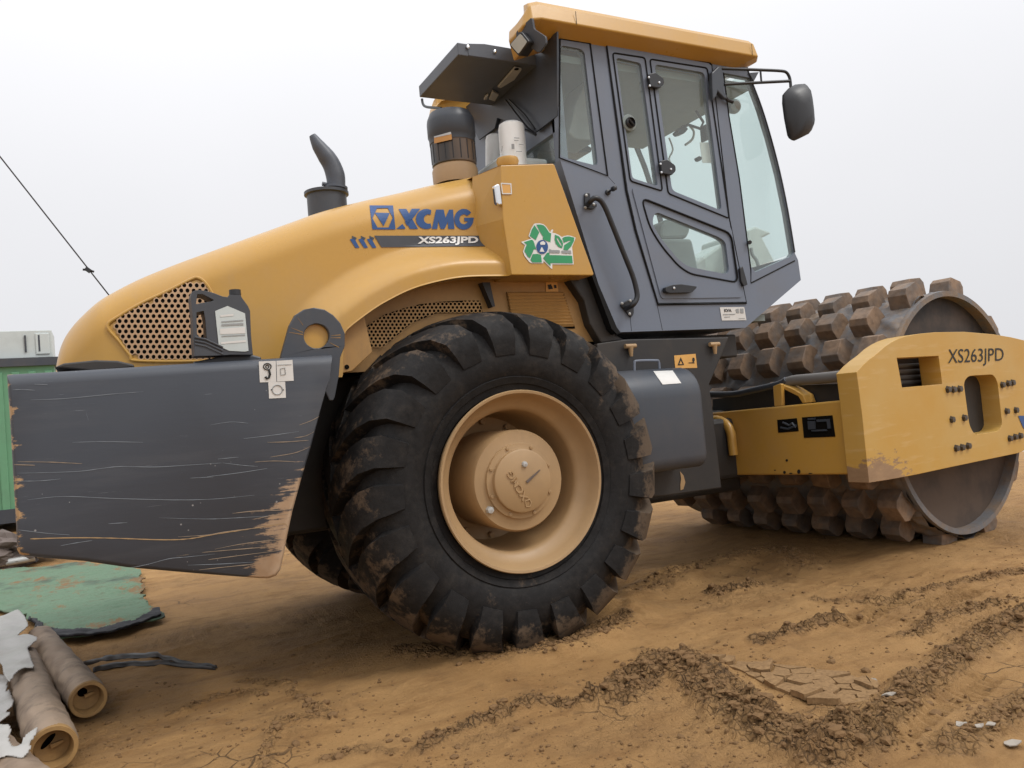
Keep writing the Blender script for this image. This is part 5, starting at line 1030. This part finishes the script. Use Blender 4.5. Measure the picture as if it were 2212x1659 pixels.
# drum
RD = .80; HWd = 1.065
drum = bpy.data.objects.new('drum', None); C.objects.link(drum); drum.parent = roller; drum.location = FC; drum.rotation_euler = (0, 0, -DY); LOCAL[drum.name] = True
g = G(); g.lathe([(RD-.035, -HWd+.16), (RD-.035, -HWd), (RD, -HWd), (RD+.004, -HWd+.02), (RD-.002, -HWd+.035)], (0, 0, 0), (0, 1, 0), 160); g.lathe([(RD-.002, HWd-.03), (RD, HWd), (RD-.035, HWd), (RD-.035, HWd-.16)], (0, 0, 0), (0, 1, 0), 128); g.make('drum_rim', 'drum', drum, smooth=True)
g = G(); NA, NY = 420, 150; vv = []
for i in range(NA):
    a = 2*math.pi*i/NA
    for j in range(NY):
        y = -HWd+.025+(2*HWd-.05)*j/(NY-1); p = Vector((math.cos(a)*RD, y, math.sin(a)*RD)); q = noise.noise(p*3.1)+.5*noise.noise(p*8)+.35*noise.noise(p*19); t = max(0, q-.05+max(0, (-y-.55))*.5); vv.append(Vector((math.cos(a), 0, math.sin(a)))*(RD-.004+min(.045, .05*t)+.003*noise.noise(p*45))+Vector((0, y, 0)))
g.add(vv, [(i*NY+j, i*NY+j+1, ((i+1) % NA)*NY+j+1, ((i+1) % NA)*NY+j) for i in range(NA) for j in range(NY-1)]); g.make('drum_shell', 'drum', drum, smooth=True)
g = G(); g.lathe([(RD-.034, -HWd+.07), (.001, -HWd+.07)], (0, 0, 0), (0, 1, 0), 96); g.lathe([(RD-.034, HWd-.07), (.001, HWd-.07)], (0, 0, 0), (0, 1, 0), 96); g.make('drum_end_plate', 'drum_end', drum, smooth=True)
g = G(); g.lathe([(.30, -HWd+.07), (.30, -HWd-.02), (.001, -HWd-.02)], (0, 0, 0), (0, 1, 0), 40); g.make('drum_mount', 'dark', drum)
NR = 20; rp = random.Random(2); first = None; slots = []
bv = [(-.096, -.070, -.01), (.096, -.070, -.01), (.096, .070, -.01), (-.096, .070, -.01), (-.091, -.065, .086), (.091, -.065, .086), (.091, .065, .086), (-.091, .065, .086), (-.060, -.062, .120), (.060, -.062, .120), (.060, .062, .120), (-.060, .062, .120)]
bf = [(0, 1, 5, 4), (1, 2, 6, 5), (2, 3, 7, 6), (3, 0, 4, 7), (4, 5, 9, 8), (5, 6, 10, 9), (6, 7, 11, 10), (7, 4, 8, 11), (8, 9, 10, 11)]
dm = Matrix.Translation(FC) @ Matrix.Rotation(-DY, 4, 'Z')
for i in range(NR):
    for q in range(8):
        yq = -.95+q*.262+(.131 if i % 2 else 0)
        if yq > 1.0: continue
        a = 2*math.pi*i/NR+.08; a += rp.uniform(-.012, .012); yq += rp.uniform(-.008, .008); er = Vector((math.cos(a), 0, math.sin(a))); et = Vector((-math.sin(a), 0, math.cos(a)))
        mt = Matrix((et, Vector((0, 1, 0)), er)).transposed().to_4x4(); mt.translation = er*(RD-rp.uniform(0, .010))+Vector((0, yq, 0)); mt = mt @ Matrix.Rotation(rp.uniform(-.05, .05), 4, 'Z') @ Matrix.Diagonal((rp.uniform(.93, 1.03), rp.uniform(.93, 1.04), 1, 1))
        wp = dm @ mt.translation; wn = dm.to_3x3() @ er; vis = wn.dot((CAM-wp).normalized())
        slots.append((-vis*3+(wp-CAM).length, mt))
slots.sort(key=lambda t: t[0])
for _, mt in slots[:100]:
    if first is None: g = G(); g.add(bv, bf); first = g.make('drum_pad', 'pad', drum, bev=.0025, seg=1); o = first
    else: o = first.copy(); C.objects.link(o); o.parent = drum
    o.matrix_parent_inverse = Matrix.Identity(4); o.matrix_basis = mt
g = G()
for _, mt in slots[100:]: g.add([mt @ Vector(v) for v in bv], bf)
if g.v: rest = g.make('drum_pads', 'pad', drum); rest['kind'] = 'stuff'
print('pads', len(slots))

# ================================================================== SMALL THINGS
# oil jug on the ledge
JY = -1.04; jz0 = U(480, 768, Y=JY).z
jug = thing('oil_jug', 'dark grey plastic oil jug with pale label standing on the rear ledge', 'jug', (U(480, 768, Y=JY).x, JY+.05, jz0))
jo = Hh([(1198, 1060), (1205, 1030), (1235, 1018), (1290, 1022), (1340, 1035), (1400, 1058), (1432, 1062), (1440, 1048), (1512, 1048), (1520, 1065), (1560, 1120), (1572, 1150), (1578, 1300), (1590, 1425), (1440, 1425), (1222, 1432), (1215, 1330), (1212, 1200)])
jh = Hh([(1240, 1045), (1275, 1045), (1345, 1082), (1325, 1090), (1260, 1100), (1232, 1108)]); jh2 = Hh([(1235, 1160), (1280, 1150), (1290, 1200), (1300, 1330), (1250, 1310), (1238, 1300)])
g = G(); fY = onY(JY); g.plate([fY(p) for p in jo], [[fY(p) for p in jh], [fY(p) for p in jh2]], (0, .10, 0)); g.make('jug_body', 'jug', jug, bev=.012, seg=3)
g = G(); g.prism([U(*p, Y=JY-.004) for p in Hh([(1222, 1350), (1300, 1360), (1380, 1400), (1440, 1425), (1330, 1430), (1222, 1432)])], (0, .02, 0))
for q in (1350, 1372, 1394): g.tube([U(*zH(1224, q-35), Y=JY-.004), U(*zH(1290, q-22), Y=JY-.005), U(*zH(1400, q+28), Y=JY-.004)], .004, 6)
g.make('grip_rib', 'jug', jug, smooth=True)
ct, cb_ = U(*zH(1475, 1018), Y=JY+.05), U(*zH(1478, 1052), Y=JY+.05); r_ = (U(*zH(1515, 1052), Y=JY+.05)-cb_).length; g = G(); g.lathe([(r_*1.02, 0), (r_, (ct-cb_).length), (.001, (ct-cb_).length+.001)], cb_, (0, 0, 1), 24); g.make('jug_cap', 'black_plastic', jug, smooth=True)
lab = Hh([(1352, 1150), (1430, 1118), (1540, 1165), (1562, 1400), (1540, 1405), (1440, 1400), (1375, 1370)]); decal('jug_label', [lab], onY(JY-.003), 'pale_grey', jug, off=Z0)
decal('label_print', [Hh(q) for q in ([(1385, 1175), (1468, 1168), (1468, 1180), (1385, 1188)], [(1382, 1262), (1540, 1250), (1542, 1290), (1384, 1296)], [(1388, 1345), (1545, 1332), (1545, 1345), (1390, 1358)])], onY(JY-.0045), 'sticker', jug, off=Z0)
decal('label_text', [Hh(q) for q in ([(1390, 1215), (1530, 1205), (1530, 1212), (1390, 1222)], [(1392, 1232), (1530, 1225), (1530, 1238), (1392, 1244)], [(1392, 1305), (1540, 1298), (1540, 1304), (1392, 1311)])], onY(JY-.005), 'inkgrey', jug, off=Z0)
# guy wire with a clamp, running behind the roller to the ground
wa, wb = U(-60, 262, Y=1.4), U(235, 637, Y=1.4); dv = (wb-wa).normalized(); tz = (wb.z-0)/-dv.z; we = wb+dv*tz; wt = wa-dv*6
wire = thing('guy_wire', 'thin black wire slanting down behind the yellow hood, knotted near its lower end', 'wire', we)
g = G(); g.tube([wt, we], .0045, 6); g.make('wire_strand', 'black_plastic', wire)
kn = U(190, 583, Y=1.4); g = G(); g.box(kn, (.018, .014, .012), Matrix.Rotation(R(40), 3, 'Y')); g.tube([kn+Vector((-.03, 0, .002)), kn, kn+Vector((.035, 0, -.012))], .007, 6); g.make('wire_clamp', 'black_plastic', wire)
# green container far left with a pale cabinet on top
c0 = U(114, 1146, Z=0.0); ct_ = 2.35
fy = 9.3; pr = U(116, 780, Y=fy); zc_ = pr.z; cont = thing('green_container', 'faded green shipping container far behind the scratched counterweight', 'container', (pr.x-1.5, fy+1.2, 0))
g = G(); g.box((pr.x-1.5, fy+1.2, zc_/2+.06), (1.5, 1.2, zc_/2-.10))
for i in range(14): g.box((pr.x-.08-i*.21, fy-.012, zc_/2+.06), (.05, .012, zc_/2-.2))
g.make('container_wall', 'container_green', cont, bev=.01)
g = G(); g.box((pr.x-1.5, fy+1.2, zc_+.0), (1.56, 1.26, .06)); g.box((pr.x-1.5, fy+1.2, .22), (1.53, 1.23, .10)); g.make('container_rail', 'charcoal', cont)
p1, p2 = U(0, 712, Y=fy+.1), U(111, 714, Y=fy+.1); hcab = p2.z-zc_-.06
cb = thing('pale_cabinet', 'pale grey metal cabinet standing on top of the green container', 'cabinet', (p2.x-.5, fy+.5, zc_+.06))
g = G(); g.box((p2.x-.55, fy+.5, zc_+.07+hcab/2), (.55, .4, hcab/2)); g.make('cabinet_body', 'pale_grey', cb, bev=.01)
g = G(); 
for a in (62, 92): pz = U(a-24, 745, Y=fy+.09); g.box((pz.x+.1, fy+.09, zc_+.07+hcab*.52), (.012, .012, hcab*.3))
g.make('cabinet_handle', 'charcoal', cb)
g = G(); pz = U(92, 745, Y=fy+.09); g.box((pz.x, fy+.092, zc_+.07+hcab*.5), (.09, .012, hcab*.38)); g.make('cabinet_door', 'pale_grey', cb, bev=.01)
# scrap by the left edge
s0 = U(20, 1205, Z=.12); scr = thing('scrap_pipe', 'shiny curved metal pipe lying at the left edge under the counterweight', 'pipe', s0)
g = G(); g.tube(smoothp([U(x, y, Y=s0.y) for x, y in ((-60, 1222), (0, 1217), (45, 1210), (75, 1204))], 3), .035, 14); g.make('pipe_body', 'steel', scr, smooth=True)
scr2 = thing('scrap_heap', 'crumpled brown cloth and scrap beside the curved metal pipe', 'scrap', s0+Vector((-.1, .3, 0)))
bm = bmesh.new(); bmesh.ops.create_icosphere(bm, subdivisions=4, radius=1); cs = U(20, 1190, Y=s0.y+.3)
vv = [cs+Vector((v.co.x*.42, v.co.y*.35, v.co.z*.17))*(1+.55*noise.noise(v.co*2.1)+.2*noise.noise(v.co*6)) for v in bm.verts]; ff = [tuple(x.index for x in f.verts) for f in bm.faces]; bm.free(); g = G(); g.add(vv, ff); g.make('crumpled_cloth', 'rust', scr2)
# green fabric sheet on the ground
J_ = lambda l: pts(zJ, l)
gm = [U(*p, Z=.02) for p in J_([(-300, 330), (0, 300), (250, 275), (520, 250), (700, 270), (880, 290), (960, 320), (985, 360), (990, 480), (1040, 540), (1120, 610), (1000, 650), (800, 700), (600, 770), (420, 775), (300, 730), (190, 640), (0, 600), (-300, 560)])]
def in_poly_grid(P, step, hfun, mat, name, drop=None):
    xs_ = [p.x for p in P]; ys_ = [p.y for p in P]; pl = [(p.x, p.y) for p in P]; X_ = np.arange(min(xs_), max(xs_), step); Y_ = np.arange(min(ys_), max(ys_), step); idx = {}; g = G()
    XX_, YY_ = np.meshgrid(X_, Y_, indexing='ij'); HH = hfun(XX_, YY_)
    def vid(i, j):
        if (i, j) not in idx: idx[(i, j)] = len(g.v); g.v.append(Vector((X_[i], Y_[j], HH[i, j])))
        return idx[(i, j)]
    for i in range(len(X_)-1):
        for j in range(len(Y_)-1):
            if inside((X_[i]+step/2, Y_[j]+step/2), pl): g.f.append((vid(i, j), vid(i+1, j), vid(i+1, j+1), vid(i, j+1)))
    o = g.make(name, mat, smooth=True); return o
gs = smoothp(gm, 4, True)
gs = [p+Vector((.05*noise.noise(p*6), .10*noise.noise(p*5+Vector((5, 0, 0))), 0)) for p in smoothp(gm, 10, True)]
mat_o = in_poly_grid(gs, .010, lambda x, y: hgt(x, y)[0]+.012+.03*fbm(x*1.6, y*1.6, 91, 5), 'greenmat', 'green_fabric_sheet')
s_ = mat_o.modifiers.new('solid', 'SOLIDIFY'); s_.thickness = .008; s_.offset = -1; tag(mat_o, 'dirty green fabric sheet with earth on it, spread on the ground at left', 'fabric sheet')
eb = [U(*p, Z=.02) for p in J_([(200, 640), (300, 690), (420, 720), (600, 715), (800, 690), (960, 650), (1080, 600), (1120, 612), (1040, 660), (900, 710), (700, 755), (520, 778), (400, 775), (300, 735)])]
ebn = [p+Vector((.03*noise.noise(p*9), .07*noise.noise(p*7+Vector((5, 0, 0))), 0)) for p in smoothp(eb, 8, True)]
mo = in_poly_grid(ebn, .010, lambda x, y: hgt(x, y)[0]+.020+.05*fbm(x*9, y*9, 95, 5), 'blackmat', 'black_fabric_edge'); s_ = mo.modifiers.new('solid', 'SOLIDIFY'); s_.thickness = .012; s_.offset = -1; tag(mo, 'black frayed fabric strip along the near edge of the green sheet', 'fabric strip')
# black strips
for i, (P, w_, lb) in enumerate((([(570, 925), (700, 880), (850, 862), (1000, 852), (1150, 855), (1280, 880), (1420, 900), (1490, 915)], .022, 'upper black plastic strip curving from the wrapped rolls'), ([(640, 960), (760, 925), (900, 905), (1100, 892), (1300, 900), (1480, 928)], .02, 'lower black plastic strip ending at the same point'))):
    pl = smoothp([U(*p, Z=.02) for p in J_(P)], 5); g = G(); vv = []
    for q_, p in enumerate(pl):
        h_ = hz(p.x, p.y); ww = w_*1.7*(.6+.8*math.sin(math.pi*min(1, q_/len(pl)+.12))); vv += [Vector((p.x, p.y+ww*(1+.5*noise.noise(p*30)), h_+.006)), Vector((p.x, p.y, h_+.016+.008*noise.noise(p*14))), Vector((p.x, p.y-ww*(1+.5*noise.noise(p*23)), h_+.004))]
    g.add(vv, [(q_*3+j, q_*3+j+1, q_*3+j+4, q_*3+j+3) for q_ in range(len(pl)-1) for j in range(2)]); o = g.make('black_strip', 'debris', smooth=True); s_ = o.modifiers.new('solid', 'SOLIDIFY'); s_.thickness = .006; tag(o, lb, 'plastic strip', 'black strips beside the wrapped rolls')
# wrapped rolls
Q_ = lambda l: pts(zQ, l)
def roll(name, label, end_px, rpx, back_px, zc=None, group='wrapped cardboard rolls at lower left', ln=1.4, hole=None):
    e = U(*zQ(*end_px), Z=zc); b = U(*zQ(*back_px), Z=zc); d_ = (b-e).normalized(); r_ = rpx
    t = thing(name, label, 'roll', e-Vector((0, 0, r_)), group); g = G(); n = 44
    up = Vector((0, 0, 1)); sd2 = d_.cross(up).normalized(); vv = []; S = 46
    for i in range(n):
        s = i/(n-1)*ln
        for j in range(S):
            a = 2*math.pi*j/S; q = sd2*math.cos(a)+up*math.sin(a); p = e+d_*s
            wr = .006*noise.noise(Vector((s*9, math.cos(a)*1.4, math.sin(a)*1.4)))+.004*noise.noise(Vector((s*40, math.cos(a)*3, math.sin(a)*3)))+.004*abs(math.sin(s*13+a*.5))**8
            fl2 = 1-.05*max(0, -math.sin(a)); vv.append(p+q*(r_*fl2+wr*(1 if i else 0)))
    g.add(vv, [(i*S+j, i*S+(j+1) % S, (i+1)*S+(j+1) % S, (i+1)*S+j) for i in range(n-1) for j in range(S)]); g.make('paper_wrap', 'paper', t, smooth=True)
    g = G(); g.lathe([(r_*1.0, .02), (r_*1.005, -.004), (r_*.97, -.010), (r_*.80, -.010), (r_*.765, -.002), (r_*.75, .05), (r_*.70, .055)], e, d_, 48); g.make('roll_rim', 'card', t, smooth=True)
    # partly folded inner end with a hole
    g = G(); hc2 = e+d_*.05; hx, hy, hr1, hr2, ang = hole; S2 = 40; vv = []
    for j in range(S2):
        a = 2*math.pi*j/S2; vv.append(hc2+(sd2*math.cos(a)+up*math.sin(a))*r_*.72)
    for j in range(S2):
        a = 2*math.pi*j/S2; x_, y_ = hr1*math.cos(a), hr2*math.sin(a); X2, Y2 = x_*math.cos(ang)-y_*math.sin(ang)+hx, x_*math.sin(ang)+y_*math.cos(ang)+hy; vv.append(hc2+d_*.006+(sd2*X2+up*Y2)*r_)
    g.add(vv, [(j, (j+1) % S2, S2+(j+1) % S2, S2+j) for j in range(S2)]); g.make('roll_end', 'card', t, smooth=True)
    g = G(); g.lathe([(r_*.6, .09), (.001, .09)], e, d_, 24); g.make('roll_core', 'hole', t)
    g = G(); q0 = hc2+(sd2*hx+up*hy)*r_; g.prism([q0+(sd2*.05-up*.12)*r_*1, q0+(sd2*.55-up*.05)*r_, q0+(sd2*.62-up*.14)*r_, q0+(sd2*.1-up*.3)*r_], -d_*.012); g.make('torn_flap', 'card', t)
    return t
roll('wrapped_roll', 'shorter brown paper roll whose open end lies farther right', (830, 1010), .072, (470, 560), .085, hole=(-.15, .25, .26, .24, .2))
roll('wrapped_roll', 'longer brown paper roll with its torn open end at the bottom of the photo', (500, 1475), .078, (270, 830), .09, hole=(-.12, .15, .40, .13, .75))
roll('wrapped_roll', 'pale roll just peeking in at the bottom left corner', (330, 1960), .075, (-60, 1560), .09, hole=(0, 0, .3, .3, 0))
# plastic film draped over the rolls
def film(name, label, P, z0, amp, seed):
    l3 = [U(*zQ(*p), Z=z0) for p in P]; o = in_poly_grid(smoothp(l3, 4, True), .005, lambda x, y: z0+amp*(fbm(x*5, y*5, seed, 4)-.5)*2+.3*amp*np.sin(x*40+6*fbm(x*6, y*6, seed+3, 2)), 'film', name)
    s_ = o.modifiers.new('solid', 'SOLIDIFY'); s_.thickness = .004; tag(o, label, 'plastic sheet', 'white plastic sheets over the rolls')
film('plastic_sheet', 'large white plastic sheet draped over the upper part of the rolls', [(-200, 230), (0, 235), (90, 200), (170, 165), (215, 210), (260, 300), (170, 410), (250, 400), (350, 430), (310, 480), (260, 540), (300, 640), (320, 720), (230, 720), (140, 780), (90, 850), (40, 780), (0, 650), (-200, 600)], .185, .012, 5)
film('plastic_sheet', 'folded white plastic sheet at the left edge between two rolls', [(-200, 800), (30, 790), (80, 850), (60, 950), (90, 940), (130, 1080), (60, 1140), (100, 1170), (0, 1230), (-200, 1240)], .12, .02, 15)
film('plastic_sheet', 'white plastic sheet lapping over the end of the longest roll', [(-200, 1250), (20, 1245), (100, 1290), (80, 1370), (110, 1450), (190, 1450), (240, 1360), (340, 1280), (340, 1330), (290, 1420), (280, 1490), (200, 1550), (60, 1530), (-200, 1600)], .17, .014, 25)
film('plastic_sheet', 'thin strip of white plastic behind the right hand roll', [(350, 320), (420, 360), (500, 400), (560, 440), (590, 490), (540, 470), (440, 400)], .10, .008, 35)

# separate loose pieces of the named parts into parts of their own
def split_islands(o):
    me = o.data; n = len(me.vertices); par = list(range(n))
    def find(a):
        while par[a] != a: par[a] = par[par[a]]; a = par[a]
        return a
    for e in me.edges: par[find(e.vertices[0])] = find(e.vertices[1])
    roots = {}
    for p in me.polygons: roots.setdefault(find(p.vertices[0]), []).append(p)
    if len(roots) < 2: return
    sm = any(p.use_smooth for p in me.polygons); vs_ = [v.co.copy() for v in me.vertices]; first_ = True
    for ps in roots.values():
        idx = {}; f = []
        for p in ps: f.append([idx.setdefault(v, len(idx)) for v in p.vertices])
        m2_ = bpy.data.meshes.new(me.name); m2_.from_pydata([vs_[v] for v in idx], [], f); m2_.update(); m2_.materials.append(me.materials[0])
        if sm: m2_.polygons.foreach_set('use_smooth', [True]*len(f)); m2_.set_sharp_from_angle(angle=R(38))
        if first_: tgt = o; first_ = False
        else: tgt = o.copy(); C.objects.link(tgt)
        tgt.data = m2_
for o in [q for q in bpy.data.objects if q.type == 'MESH' and q.name.split('.')[0] in ('drum_rim', 'drum_end_plate', 'container_rail', 'panel_seam', 'roof_seam', 'gusset_bracket', 'cab_support', 'interior_controls', 'cable_loop', 'hub_bolt', 'wheel_nut', 'drain_plug', 'screw', 'mount_screw', 'beam_hose', 'hydraulic_line', 'mount_bolt', 'valve_block', 'wiper_arm', 'cabinet_handle', 'rear_chassis', 'articulation_joint', 'louvre', 'grip_rib', 'sticker_mark', 'arrow_mark', 'print', 'chevron', 'chevron_tip', 'green_leaf', 'green_arrow')]: split_islands(o)
